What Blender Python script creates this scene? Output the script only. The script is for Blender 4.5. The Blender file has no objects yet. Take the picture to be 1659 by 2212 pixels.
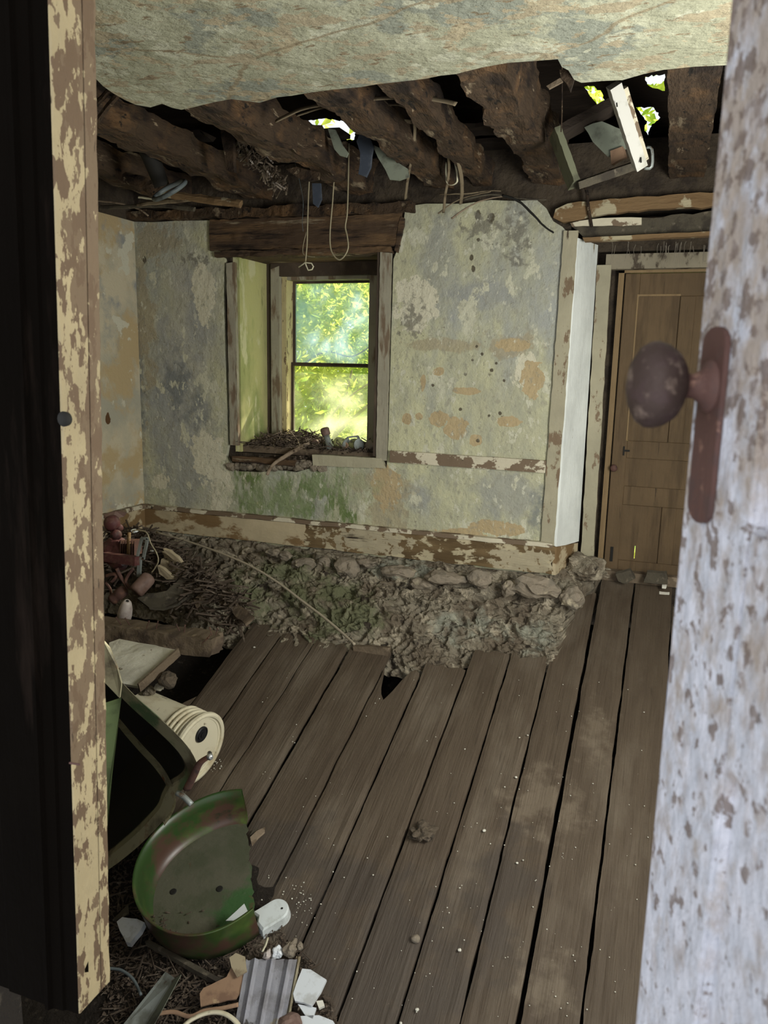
import bpy, bmesh, math, random
from mathutils import Vector, Matrix, noise
R = random.Random(7)
V = Vector
SC = bpy.context.scene
COL = SC.collection

# ------------------------------------------------------------------ camera
F, CX, CY = 1690.0, 829.5, 1106.0
def _n(v): return v.normalized()
_zc = -_n(V((640 - CX, 10000 - CY, F)))
_xv = -_n(V((-3970 - CX, 692 - CY, F)))
_xc = _n(_xv - _zc * _xv.dot(_zc))
_yc = _xc.cross(_zc) * -1
if _yc.z < 0: _yc = -_yc
M3 = Matrix((_xc, _yc, _zc))                       # photo axes (right, down, forward) -> room axes
cam_d = bpy.data.cameras.new('camera')
cam = bpy.data.objects.new('camera', cam_d)
COL.objects.link(cam)
r_, u_, b_ = M3 @ V((1, 0, 0)), M3 @ V((0, -1, 0)), M3 @ V((0, 0, -1))
cam.matrix_world = Matrix(((r_.x, u_.x, b_.x, 0), (r_.y, u_.y, b_.y, 0), (r_.z, u_.z, b_.z, 0), (0, 0, 0, 1)))
cam_d.sensor_fit = 'HORIZONTAL'; cam_d.sensor_width = 36.0
cam_d.lens = F / 1659 * 36
cam_d.clip_start = 0.02
cam_d.dof.use_dof = True; cam_d.dof.focus_distance = 4.0; cam_d.dof.aperture_fstop = 13.5
SC.camera = cam

# ------------------------------------------------------------------ world, sun, daylight, exposure
W = bpy.data.worlds.new('sky'); SC.world = W; W.use_nodes = True
wn = W.node_tree.nodes; wn['Background'].inputs[0].default_value = (0.90, 0.95, 1.0, 1)
wn['Background'].inputs[1].default_value = 1.15
def lamp(name, kind, energy, color, loc=(0, 0, 0), direction=(0, 0, -1), **kw):
    d = bpy.data.lights.new(name, kind); d.energy = energy; d.color = color
    for k, v in kw.items(): setattr(d, k, v)
    o = bpy.data.objects.new(name, d); COL.objects.link(o); o.location = loc
    o.rotation_euler = V(direction).to_track_quat('-Z', 'Y').to_euler()
    return o
lamp('sun', 'SUN', 20.0, (1.0, 0.93, 0.72), direction=(-0.42, -0.62, -0.62), angle=0.02)
lamp('daylight_side_window', 'AREA', 118, (1.0, 1.0, 0.93), loc=(1.18, 2.45, -0.15), direction=(-1, 0.40, 0.02), shape='RECTANGLE', size=1.1, size_y=1.2)
lamp('daylight_entrance', 'AREA', 50, (0.96, 0.98, 1.0), loc=(-0.3, -1.6, 0.35), direction=(-.35, 1, -0.12), shape='RECTANGLE', size=2.0, size_y=1.8)
SC.view_settings.view_transform = 'Standard'; SC.view_settings.look = 'None'
SC.view_settings.gamma = 1; SC.view_settings.use_curve_mapping = False
SC.view_settings.exposure = 0.0
try: SC.cycles.use_denoising = True
except Exception: pass
SC.cycles.max_bounces = 8; SC.cycles.transparent_max_bounces = 12

# ------------------------------------------------------------------ measuring
D = 5.0                                            # distance of the window wall
SL = 0.359                                         # slope of the sunken floor
def ray(x, y): return M3 @ V(((x - CX) / F, (y - CY) / F, 1.0))
def at(x, y, Y=D):
    d = ray(x, y); return d * (Y / d.y)
def atz(x, y, z):
    d = ray(x, y); return d * (z / d.z)
def fz(Y): return -1.35 + SL * (Y - 5.45)
FN = V((0, -SL, 1)).normalized()
FY = V((0, 1, SL)).normalized()
def fl(x, y, h=0.0):
    d = ray(x, y); p0 = V((0, 5.45, -1.35)) + FN * h
    return d * (p0.dot(FN) / d.dot(FN))

# ------------------------------------------------------------------ materials
MATS = {}
def mat(name, base, layers=(), rough=0.85, metal=0.0, bump=(), coord='Object', transl=0.0, spec=0.3):
    m = bpy.data.materials.new(name); m.use_nodes = True; MATS[name] = m
    nt = m.node_tree; N = nt.nodes; L = nt.links
    bs = N['Principled BSDF']; tc = N.new('ShaderNodeTexCoord')
    bs.inputs['Roughness'].default_value = rough; bs.inputs['Metallic'].default_value = metal
    bs.inputs['Specular IOR Level'].default_value = spec
    def tex(kind, scale, stretch, detail=6, dist=0.0, off=0.0):
        mp = N.new('ShaderNodeMapping'); L.new(tc.outputs[coord], mp.inputs[0])
        mp.inputs['Scale'].default_value = stretch; mp.inputs['Location'].default_value = (off, off * 1.7, off * .6)
        if kind == 'noise':
            t = N.new('ShaderNodeTexNoise'); t.inputs['Scale'].default_value = scale
            t.inputs['Detail'].default_value = detail; t.inputs['Distortion'].default_value = dist
            t.inputs['Roughness'].default_value = .62
            L.new(mp.outputs[0], t.inputs[0]); return t.outputs[0]
        t = N.new('ShaderNodeTexVoronoi'); t.inputs['Scale'].default_value = scale
        if kind == 'crack': t.feature = 'DISTANCE_TO_EDGE'
        if dist:
            nn = N.new('ShaderNodeTexNoise'); nn.inputs['Scale'].default_value = scale * 1.3; nn.inputs['Detail'].default_value = 5
            L.new(mp.outputs[0], nn.inputs[0])
            mx = N.new('ShaderNodeMix'); mx.data_type = 'VECTOR'; mx.inputs[0].default_value = dist
            L.new(mp.outputs[0], mx.inputs[4]); L.new(nn.outputs[1], mx.inputs[5]); L.new(mx.outputs[1], t.inputs[0])
        else: L.new(mp.outputs[0], t.inputs[0])
        return t.outputs[0]
    def math_(op, a, b=None):
        x = N.new('ShaderNodeMath'); x.operation = op
        for i, v in enumerate((a, b)):
            if v is None: continue
            if isinstance(v, (int, float)): x.inputs[i].default_value = v
            else: L.new(v, x.inputs[i])
        return x.outputs[0]
    def rng(v, lo, hi, a=0.0, b=1.0):
        x = N.new('ShaderNodeMapRange'); x.inputs[1].default_value = lo; x.inputs[2].default_value = hi
        x.inputs[3].default_value = a; x.inputs[4].default_value = b; L.new(v, x.inputs[0]); return x.outputs[0]
    cur = None
    for k, ly in enumerate(layers):
        kind = ly.get('kind', 'noise')
        if kind == 'blobs':
            best = None
            for (bx, by, bz, rx, ry, rz) in ly['pts']:
                s = N.new('ShaderNodeVectorMath'); s.operation = 'SUBTRACT'; L.new(tc.outputs[coord], s.inputs[0]); s.inputs[1].default_value = (bx, by, bz)
                q = N.new('ShaderNodeVectorMath'); q.operation = 'MULTIPLY'; L.new(s.outputs[0], q.inputs[0]); q.inputs[1].default_value = (1 / rx, 1 / ry, 1 / rz)
                l = N.new('ShaderNodeVectorMath'); l.operation = 'LENGTH'; L.new(q.outputs[0], l.inputs[0])
                best = l.outputs['Value'] if best is None else math_('MINIMUM', best, l.outputs['Value'])
            nz = tex('noise', ly.get('scale', 8), ly.get('stretch', (1, 1, 1)), 6, 0, k * 3.1)
            v = math_('ADD', best, rng(nz, .3, .7, -ly.get('amp', .6), ly.get('amp', .6)))
            fac = rng(v, ly.get('hi', 1.0), ly.get('lo', .95))
        else:
            v = tex(kind, ly.get('scale', 5), ly.get('stretch', (1, 1, 1)), ly.get('detail', 7), ly.get('dist', 0), ly.get('off', k * 2.3))
            fac = rng(v, ly['lo'], ly['hi'])
        if 'op' in ly: fac = math_('MULTIPLY', fac, ly['op'])
        mx = N.new('ShaderNodeMix'); mx.data_type = 'RGBA'; L.new(fac, mx.inputs[0])
        if cur is None: mx.inputs[6].default_value = (*base, 1)
        else: L.new(cur, mx.inputs[6])
        mx.inputs[7].default_value = (*ly['col'], 1); cur = mx.outputs[2]
    if cur is not None: L.new(cur, bs.inputs[0])
    else: bs.inputs[0].default_value = (*base, 1)
    if bump:
        h = None
        for (sc, st, amt, kd) in bump:
            t = tex(kd, sc, st, 8, .1 if kd != 'noise' else 0, 9.0)
            t = math_('MULTIPLY', t, amt); h = t if h is None else math_('ADD', h, t)
        b = N.new('ShaderNodeBump'); b.inputs['Strength'].default_value = 1.0; b.inputs['Distance'].default_value = 1.0
        L.new(h, b.inputs['Height']); L.new(b.outputs[0], bs.inputs['Normal'])
    if transl:
        tr = N.new('ShaderNodeBsdfTranslucent')
        if cur is not None: L.new(cur, tr.inputs[0])
        else: tr.inputs[0].default_value = (*base, 1)
        ms = N.new('ShaderNodeMixShader'); ms.inputs[0].default_value = transl
        L.new(bs.outputs[0], ms.inputs[1]); L.new(tr.outputs[0], ms.inputs[2]); L.new(ms.outputs[0], N['Material Output'].inputs[0])
    return m
def q(x, y, rx, rz, Y=D, ry=.3):
    p = at(x, y, Y); s = p.length / F
    return (p.x, p.y, p.z, rx * s, ry, rz * s)

TAN = (.42, .33, .19); CREAM = (.55, .53, .40); DKW = (.055, .036, .022)
wall_layers = [
    dict(col=(.41, .40, .28), scale=1.6, lo=.42, hi=.6), dict(col=(.36, .36, .27), scale=9, lo=.45, hi=.66, stretch=(1, 1, .45), off=41), dict(col=(.40, .39, .34), kind='blobs', pts=[q(390, 800, 95, 300)], scale=3, amp=.6, hi=1.2, lo=.5, op=.8),
    dict(col=(.34, .35, .32), scale=1.9, lo=.52, hi=.66, stretch=(1, 1, .55), off=4),
    dict(col=(.26, .27, .27), kind='blobs', pts=[q(380, 860, 60, 140), q(400, 1010, 70, 100), q(430, 700, 40, 120), q(1090, 1070, 90, 55), q(960, 560, 45, 90), q(900, 1060, 40, 40), q(1060, 640, 90, 30)], scale=5, amp=.7, hi=1.15, lo=.55, op=.55),
    dict(col=(.15, .165, .17), kind='blobs', pts=[q(385, 830, 45, 60), q(425, 880, 35, 50), q(300, 780, 14, 200), q(1160, 1110, 18, 60)], scale=9, amp=.9, hi=1.1, lo=.3, op=.7),
    dict(col=(.52, .51, .39), scale=7, lo=.58, hi=.605, stretch=(1, 1, .6), off=11),
    dict(col=(.34, .29, .19), kind='blobs', pts=[q(330, 520, 50, 45), q(315, 700, 20, 170), q(840, 1085, 50, 60), q(800, 1050, 40, 40), q(960, 745, 120, 12), q(1100, 745, 60, 22)], scale=7, amp=.8, hi=1.05, lo=.7, op=.7),
    dict(col=(.58, .55, .42), kind='blobs', pts=[q(450, 990, 38, 55), q(480, 1060, 28, 60), q(350, 1040, 30, 18), q(440, 640, 24, 70), q(900, 660, 45, 60), q(1140, 800, 28, 40), q(560, 1150, 30, 10)], scale=9, amp=.5, hi=1.0, lo=.93),
    dict(col=TAN, kind='blobs', pts=[q(948, 905, 22, 18), q(985, 925, 28, 24), q(1100, 910, 28, 12), q(1027, 952, 14, 14), q(878, 905, 11, 12), q(905, 900, 9, 8), q(914, 825, 6, 18), q(947, 803, 12, 10), q(1150, 820, 24, 40), q(1010, 845, 30, 8), q(1110, 745, 34, 14), q(835, 1050, 34, 50), q(1000, 1155, 60, 14), q(1070, 1140, 60, 16), q(560, 1090, 8, 8)], scale=16, amp=.28, hi=1.0, lo=.96),
    dict(col=(.10, .16, .035), kind='blobs', pts=[q(545, 1065, 45, 40), q(620, 1070, 30, 55), q(730, 1080, 28, 45), q(680, 1050, 60, 30), q(745, 1110, 22, 26), q(650, 1100, 30, 25)], scale=22, stretch=(1, 1, .35), amp=1.1, hi=1.1, lo=.5, op=.85),
    dict(col=(.30, .34, .20), kind='blobs', pts=[q(600, 1090, 130, 60), q(720, 1040, 90, 40)], scale=8, amp=.8, hi=1.2, lo=.6, op=.5),
    dict(col=(.07, .055, .035), kind='blobs', pts=[q(1030, 748, 3.2, 3.2), q(1041, 765, 3.5, 3.5), q(1021, 778, 3, 3), q(1072, 785, 3, 3), q(1062, 800, 4, 4), q(1005, 808, 4, 4), q(935, 832, 4, 4), q(1089, 822, 3.5, 3.5), q(995, 884, 4, 4), q(1056, 898, 3, 3), q(1080, 893, 4, 4), q(1032, 952, 4, 4), q(1033, 518, 4, 4), q(1022, 580, 5, 7), q(1018, 556, 5, 7), q(1033, 465, 7, 10), q(1060, 472, 9, 12), q(312, 560, 5, 9)], scale=30, amp=.3, hi=1.0, lo=.8, op=.9),
    dict(col=(.16, .15, .12), kind='blobs', pts=[q(1040, 490, 40, 30), q(1115, 520, 30, 60), q(890, 690, 30, 50), q(1100, 480, 20, 25), q(420, 560, 40, 14)], scale=18, amp=1.1, hi=.8, lo=.3, op=.75),
    dict(col=(.28, .27, .21), scale=26, lo=.56, hi=.64, off=51, op=.6, stretch=(1, 1, .7)), dict(col=(.56, .55, .44), scale=20, lo=.60, hi=.63, off=61, op=.7, stretch=(1, 1, .6)),
    dict(col=(.16, .14, .10), scale=34, lo=.66, hi=.7, off=31, op=.8),
]
mat('old_plaster', (.50, .49, .32), wall_layers, rough=.9, bump=[(9, (1, 1, 1), .020, 'noise'), (45, (1, 1, 1), .006, 'noise')])
mat('side_plaster', (.52, .46, .33), [
    dict(col=(.38, .36, .28), scale=2.2, lo=.45, hi=.6), dict(col=(.44, .34, .19), scale=2.4, lo=.48, hi=.56, off=8),
    dict(col=(.26, .27, .26), scale=2.1, lo=.58, hi=.66, off=15), dict(col=(.55, .53, .42), scale=4.5, lo=.58, hi=.60, off=5),
    dict(col=(.10, .05, .02), kind='blobs', pts=[(-3.76, 4.62, -.43, .3, .028, .04)], scale=20, amp=.3)], rough=.9, bump=[(9, (1, 1, 1), .012, 'noise'), (45, (1, 1, 1), .004, 'noise')])
mat('ceiling_plaster', (.43, .43, .315), [
    dict(col=(.35, .35, .25), scale=2.3, lo=.46, hi=.52, off=1), dict(col=(.27, .285, .23), scale=2.2, lo=.53, hi=.56, off=6),
    dict(col=(.42, .36, .24), scale=5.5, lo=.585, hi=.60, off=3, dist=.4), dict(col=(.46, .46, .35), scale=6, lo=.57, hi=.59, off=21),
    dict(col=(.26, .21, .13), kind='crack', scale=1.25, lo=.010, hi=.004, dist=.22, stretch=(.6, 1.2, 1), op=.8),
    dict(col=(.24, .19, .12), scale=15, lo=.605, hi=.63, off=12, stretch=(.6, 1.3, 1)), dict(col=(.36, .31, .21), scale=8, lo=.56, hi=.575, off=33, stretch=(.8, 1.2, 1))], rough=.9,
    bump=[(5.5, (1, 1, 1), .03, 'noise'), (30, (.6, 1.3, 1), .010, 'noise')])
mat('green_reveal', (.44, .42, .19), [dict(col=(.24, .28, .10), scale=3, lo=.45, hi=.6, stretch=(1, 1, .4)), dict(col=(.52, .50, .30), scale=6, lo=.55, hi=.6, stretch=(1, 1, .4)), dict(col=(.12, .14, .05), scale=8, lo=.62, hi=.72, stretch=(1, 1, .3), off=7)], bump=[(12, (1, 1, 1), .008, 'noise')])
mat('floor_wood', (.095, .071, .049), [
    dict(col=(.078, .057, .039), scale=4, lo=.42, hi=.62, stretch=(4, .6, .5)),
    dict(col=(.130, .103, .075), scale=2.0, lo=.5, hi=.68, stretch=(2, .8, .5), off=5),
    dict(col=(.040, .029, .021), scale=11, lo=.62, hi=.78, stretch=(5, .3, .4), off=9),
    dict(col=(.055, .045, .038), kind='blobs', pts=[(-.85, 2.6, -2.37, .32, .35, .5), (-1.2, 2.75, -2.3, .25, .3, .5), (-.5, 3.0, -2.2, .14, .35, .5), (-1.55, 2.9, -2.2, .3, .22, .5)], scale=5, amp=.8, hi=1.2, lo=.5, op=.6),
    dict(col=(.20, .16, .115), kind='blobs', pts=[(-.22, 4.0, -1.87, .10, .2, .3), (-.42, 3.5, -2.05, .2, .2, .3), (-.25, 2.7, -2.3, .12, .12, .3)], scale=9, amp=.9, hi=1.0, lo=.3, op=.5),
    dict(col=(.30, .25, .2), scale=60, lo=.70, hi=.73, off=17, op=.5)], rough=.62, spec=.35,
    bump=[(14, (6, .3, .5), .006, 'noise'), (60, (1, .5, 1), .002, 'noise')])
def chipped(name, paint, bare, sc=9, cut=.5, soft=.02, stretch=(1, 1, .5), extra=(), rough=.75, spec=.3):
    return mat(name, paint, [dict(col=tuple(c * .8 for c in paint), scale=3, lo=.4, hi=.65)] + list(extra) + [
        dict(col=bare, scale=sc, lo=cut, hi=cut + soft, stretch=stretch, off=3, detail=10),
        dict(col=tuple(c * .35 for c in bare), scale=sc * 1.2, lo=.66, hi=.70, stretch=(stretch[0] * 1.5, stretch[1] * 1.5, stretch[2] * .6), off=8)],
        rough=rough, spec=spec, bump=[(sc, stretch, .008, 'noise'), (40, (1, 1, 1), .002, 'noise')])
chipped('jamb_paint', (.37, .30, .175), (.120, .078, .046), sc=30, cut=.525, soft=.015, stretch=(1.3, 1.3, .55), extra=[dict(col=(.125, .082, .05), kind='blobs', pts=[(0, .09, .50 + 1.1, .3, .045, .35), (.02, .08, .85, .3, .045, .32), (.02, .08, 1.35, .3, .05, .22), (0, .02, .62, .3, .03, .10)], scale=36, stretch=(1, 1, .5), amp=1.7, hi=1.05, lo=.98, op=.9)])
chipped('sunlit_jamb_paint', (.52, .44, .23), (.16, .11, .06), sc=14, cut=.57, soft=.015, stretch=(1.6, 1.6, .6))  # lighter yellow: sunlight on the window's inner jamb is put into the paint
chipped('head_paint', (.24, .21, .15), (.06, .045, .03), sc=10, cut=.52, soft=.06)
chipped('casing_paint', (.35, .32, .225), (.17, .12, .075), sc=10, cut=.56, soft=.03)
chipped('window_casing_paint', (.33, .305, .23), (.16, .115, .075), sc=9, cut=.52, soft=.08, stretch=(1.5, 1.5, .3))
chipped('baseboard_paint', (.48, .40, .26), (.19, .12, .055), sc=5, cut=.50, soft=.05, stretch=(.6, 1, 1.2))
mat('worn_baseboard', (.17, .115, .055), [dict(col=(.10, .065, .03), scale=4, lo=.45, hi=.6, stretch=(.3, 1, 2)), dict(col=(.44, .38, .25), scale=13, lo=.54, hi=.58, stretch=(.5, 1, 1.1), off=4), dict(col=(.40, .35, .24), kind='blobs', pts=[(-1.9, 5, -1.22, .25, .3, .10), (-.8, 5, -1.25, .2, .3, .08)], scale=18, amp=.9, hi=1.1, lo=.9, op=.9), dict(col=(.035, .024, .015), scale=6, lo=.62, hi=.68, stretch=(.3, 1, 2), off=9)], rough=.85, bump=[(12, (.4, 1, 2), .012, 'noise')])
chipped('cream_rail', (.40, .37, .26), (.16, .12, .08), sc=12, cut=.62, soft=.03)
chipped('rail_paint', (.58, .53, .40), (.16, .115, .075), sc=10, cut=.49, soft=.03, stretch=(.8, 1, 1))
chipped('board_white', (.74, .77, .74), (.30, .26, .18), sc=8, cut=.66, soft=.03, stretch=(1.5, 1.5, .4))
chipped('near_door_paint', (.60, .60, .66), (.34, .30, .29), sc=46, cut=.50, soft=.25, stretch=(1, 1, .8), extra=[dict(col=(.44, .45, .50), scale=60, lo=.42, hi=.62, stretch=(1, 1, .6)), dict(col=(.30, .24, .19), kind='blobs', pts=[(-.15, .5, 1.80, .6, .8, .62)], scale=30, amp=.8, hi=1.25, lo=.5, op=.9), dict(col=(.14, .10, .08), kind='blobs', pts=[(-.15, .5, 1.80, .6, .8, .56)], scale=60, amp=2.4, hi=.5, lo=.1, op=.85)])
chipped('door_wood', (.115, .075, .038), (.075, .048, .024), sc=6, cut=.5, soft=.15, stretch=(3, 3, .35))
chipped('door_frame_wood', (.22, .15, .075), (.18, .12, .06), sc=8, cut=.52, soft=.1, stretch=(3, 3, .3))
chipped('shaded_casing', (.0028, .0020, .0014), (.009, .006, .0045), sc=5, cut=.55, soft=.1, stretch=(1.5, 1.5, .2), rough=.9, spec=.02)  # near-black: the shadow on the near casing is put into its colour
chipped('sash_wood', (.06, .043, .03), (.09, .065, .045), sc=6, cut=.55, soft=.1)
mat('rotten_wood', (.060, .038, .022), [
    dict(col=(.13, .072, .033), scale=4.5, lo=.50, hi=.66), dict(col=(.30, .23, .15), scale=9, lo=.635, hi=.66, stretch=(2.4, .5, 2.4), off=28), dict(col=(.022, .014, .010), scale=7, lo=.50, hi=.62, stretch=(1, .35, 1), off=4),
    dict(col=(.20, .155, .10), scale=6, lo=.60, hi=.66, stretch=(1.6, .4, 1.6), off=8), dict(col=(.012, .009, .007), scale=22, lo=.60, hi=.66, stretch=(1, .5, 1), off=14)],
    rough=.9, bump=[(12, (2.2, .5, 2.2), .030, 'noise'), (50, (1, .5, 1), .008, 'noise')])
mat('rotten_lintel', (.080, .050, .030), [
    dict(col=(.15, .09, .045), scale=5, lo=.48, hi=.62, stretch=(.3, 1, 2.5)), dict(col=(.020, .013, .010), scale=8, lo=.52, hi=.62, stretch=(.3, 1, 2.5), off=4),
    dict(col=(.26, .21, .14), scale=7, lo=.63, hi=.68, stretch=(.3, 1, 2), off=8)], rough=.9, bump=[(12, (.4, 1, 3), .03, 'noise')])
mat('dark_deck', (.030, .021, .015), [dict(col=(.07, .05, .035), scale=5, lo=.52, hi=.66, stretch=(.4, 2, 1))], rough=.95, bump=[(16, (.4, 2, 1), .02, 'noise')])
mat('rubble', (.24, .21, .155), [
    dict(col=(.15, .12, .085), scale=5, lo=.42, hi=.58), dict(col=(.38, .33, .245), scale=9, lo=.54, hi=.62, off=5),
    dict(col=(.115, .13, .062), kind='blobs', pts=[q(700, 1290, 110, 60, 4.7), q(620, 1230, 60, 40, 4.8), q(560, 1290, 90, 60, 4.7), q(760, 1330, 80, 50, 4.6), q(700, 1370, 60, 25, 4.5)], scale=6, amp=1.0, hi=1.15, lo=.4, op=.75),
    dict(col=(.30, .32, .26), kind='blobs', pts=[q(1000, 1360, 70, 30, 4.5), q(1140, 1380, 60, 25, 4.5), q(860, 1230, 60, 25, 4.8)], scale=8, amp=.9, hi=1.1, lo=.4, op=.6),
    dict(col=(.045, .035, .025), scale=12, lo=.58, hi=.66, off=9), dict(col=(.05, .045, .035), kind='blobs', pts=[q(400, 1250, 90, 70, 4.8)], scale=7, amp=.6, hi=1.2, lo=.6, op=.7)],
    rough=.92, bump=[(26, (1, 1, 1), .022, 'noise'), (80, (1, 1, 1), .006, 'noise')])
mat('stone', (.24, .20, .15), [dict(col=(.15, .13, .10), scale=6, lo=.45, hi=.6), dict(col=(.36, .31, .22), scale=12, lo=.58, hi=.66)], bump=[(20, (1, 1, 1), .015, 'noise')])
mat('stone_core', (.060, .045, .030), [dict(col=(.030, .022, .016), scale=7, lo=.45, hi=.6)], bump=[(15, (1, 1, 1), .03, 'noise')])
mat('earth', (.022, .017, .013), [dict(col=(.06, .048, .036), scale=30, lo=.58, hi=.66)], rough=1, bump=[(25, (1, 1, 1), .03, 'noise')])
mat('rust', (.10, .052, .042), [dict(col=(.17, .085, .055), scale=14, lo=.5, hi=.62), dict(col=(.045, .03, .03), scale=20, lo=.56, hi=.66, off=4)], rough=.75, metal=.15, bump=[(40, (1, 1, 1), .003, 'noise')])
mat('knob_rust', (.045, .028, .023), [dict(col=(.14, .10, .08), scale=70, lo=.52, hi=.62), dict(col=(.05, .03, .028), scale=55, lo=.5, hi=.62, off=4)], rough=.6, metal=.3, bump=[(120, (1, 1, 1), .0012, 'noise')])
mat('plate_rust', (.085, .042, .034), [dict(col=(.07, .04, .035), scale=30, lo=.5, hi=.62), dict(col=(.20, .11, .08), scale=60, lo=.6, hi=.68)], rough=.7, metal=.1, bump=[(100, (1, 1, 1), .001, 'noise')])
mat('red_machine', (.085, .028, .028), [dict(col=(.13, .07, .055), scale=12, lo=.52, hi=.64), dict(col=(.03, .02, .02), scale=10, lo=.55, hi=.65, off=3)], rough=.6)
mat('green_enamel', (.026, .058, .014), [
    dict(col=(.085, .125, .028), scale=3, lo=.48, hi=.66), dict(col=(.075, .040, .028), scale=4.5, lo=.50, hi=.60, off=5), dict(col=(.02, .03, .015), scale=7, lo=.64, hi=.72, off=2)], rough=.38, spec=.5)
mat('pan_dirt', (.098, .095, .065), [dict(col=(.07, .075, .045), scale=5, lo=.46, hi=.6), dict(col=(.03, .10, .025), kind='blobs', pts=[(.17, -.08, 0, .13, .2, .3)], scale=9, amp=.6, hi=1.1, lo=.6, op=.8), dict(col=(.12, .05, .03), scale=6, lo=.62, hi=.7, off=8), dict(col=(.25, .24, .19), scale=70, lo=.7, hi=.74, off=4)], rough=.8, bump=[(40, (1, 1, 1), .004, 'noise')])
mat('hopper_paint', (.30, .275, .18), [dict(col=(.12, .10, .07), scale=5, lo=.5, hi=.62), dict(col=(.15, .06, .03), scale=7, lo=.60, hi=.68, off=4), dict(col=(.09, .14, .07), scale=3, lo=.55, hi=.62, off=9)], rough=.55)
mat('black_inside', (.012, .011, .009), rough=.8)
mat('green_plate', (.17, .23, .10), [dict(col=(.10, .13, .06), scale=5, lo=.5, hi=.62)], rough=.5)
mat('pail_plastic', (.62, .57, .42), [dict(col=(.45, .38, .25), scale=6, lo=.5, hi=.64), dict(col=(.20, .16, .10), scale=12, lo=.61, hi=.68, off=4)], rough=.55)
mat('pail_groove', (.16, .12, .08), [dict(col=(.28, .22, .15), scale=20, lo=.5, hi=.62)], rough=.8)
mat('black_rubber', (.012, .012, .013), rough=.45)
mat('grey_metal', (.30, .33, .32), [dict(col=(.18, .19, .17), scale=9, lo=.5, hi=.62), dict(col=(.12, .08, .05), scale=14, lo=.62, hi=.68, off=2)], rough=.45, metal=.35)
mat('chrome', (.6, .62, .62), rough=.25, metal=.8)
mat('white_plastic', (.62, .66, .66), [dict(col=(.45, .48, .46), scale=14, lo=.5, hi=.66)], rough=.35, spec=.5)
mat('grey_sheet', (.50, .50, .55), [dict(col=(.36, .35, .37), scale=8, lo=.5, hi=.62, stretch=(1, 1, 1)), dict(col=(.10, .09, .085), scale=10, lo=.60, hi=.66, off=3), dict(col=(.50, .45, .34), scale=5, lo=.62, hi=.66, off=9)], rough=.7, bump=[(50, (1, 1, 1), .002, 'noise')])
mat('tile_white', (.60, .63, .66), [dict(col=(.45, .46, .46), scale=12, lo=.5, hi=.6)], rough=.4)
mat('cardboard', (.30, .19, .12), [dict(col=(.20, .12, .08), scale=8, lo=.48, hi=.6), dict(col=(.42, .30, .18), scale=9, lo=.6, hi=.66, off=3)], rough=.85)
mat('paper', (.36, .30, .20), [dict(col=(.22, .17, .11), scale=14, lo=.5, hi=.62)], rough=.85)
mat('white_board', (.66, .64, .54), [dict(col=(.52, .50, .42), scale=4, lo=.48, hi=.62), dict(col=(.22, .19, .13), scale=24, lo=.655, hi=.68, off=3)], rough=.85, bump=[(8, (1, 1, 1), .015, 'noise')])
mat('old_board', (.14, .105, .07), [dict(col=(.07, .05, .035), scale=9, lo=.5, hi=.62, stretch=(1, .4, 1)), dict(col=(.26, .20, .14), scale=8, lo=.6, hi=.66, off=5)], rough=.85, bump=[(22, (1, .4, 1), .01, 'noise')])
mat('dark_board', (.075, .064, .045), [dict(col=(.04, .033, .025), scale=9, lo=.5, hi=.62), dict(col=(.13, .11, .08), scale=18, lo=.6, hi=.66)], rough=.9, bump=[(22, (1, 1, 1), .01, 'noise')])
mat('stick', (.26, .20, .14), [dict(col=(.12, .085, .055), scale=14, lo=.5, hi=.62)], rough=.8, bump=[(40, (1, 1, 1), .004, 'noise')])
mat('lath', (.19, .15, .095), [dict(col=(.09, .065, .04), scale=14, lo=.5, hi=.64)], rough=.85)
mat('rod', (.36, .31, .23), rough=.6)
mat('wire', (.30, .26, .17), rough=.5, metal=.3)
mat('pale_wire', (.55, .52, .38), rough=.4)
mat('rubber_grey', (.11, .13, .135), [dict(col=(.06, .07, .07), scale=20, lo=.5, hi=.6)], rough=.5)
mat('blue_cloth', (.045, .055, .075), [dict(col=(.09, .10, .12), scale=9, lo=.5, hi=.62)], rough=.8)
mat('tin', (.20, .22, .17), [dict(col=(.10, .10, .08), scale=8, lo=.5, hi=.62)], rough=.6)
mat('can_label', (.46, .48, .22), [dict(col=(.12, .13, .06), scale=30, lo=.5, hi=.58), dict(col=(.50, .50, .32), scale=24, lo=.6, hi=.64, off=4)], rough=.6)
mat('ceramic', (.42, .37, .34), [dict(col=(.30, .25, .23), scale=12, lo=.5, hi=.62)], rough=.4)
mat('brown_cylinder', (.17, .11, .09), [dict(col=(.11, .065, .05), scale=12, lo=.5, hi=.62)], rough=.6)
mat('leaf', (.46, .58, .08), [dict(col=(.75, .76, .16), scale=1.2, lo=.42, hi=.6), dict(col=(.20, .36, .05), scale=2.3, lo=.52, hi=.64, off=5)], rough=.6, transl=.65)
mat('bark', (.20, .17, .11), [dict(col=(.10, .08, .05), scale=9, lo=.5, hi=.62)], rough=.9)
mat('crumb', (.62, .60, .52), rough=.8)
mat('dark_crumb', (.075, .055, .04), [dict(col=(.16, .13, .10), scale=30, lo=.55, hi=.65)], rough=.9)
mat('clod', (.10, .078, .055), [dict(col=(.05, .04, .03), scale=30, lo=.5, hi=.6)], rough=.95, bump=[(60, (1, 1, 1), .006, 'noise')])
mat('cobweb', (.16, .14, .11), rough=.9)
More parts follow.
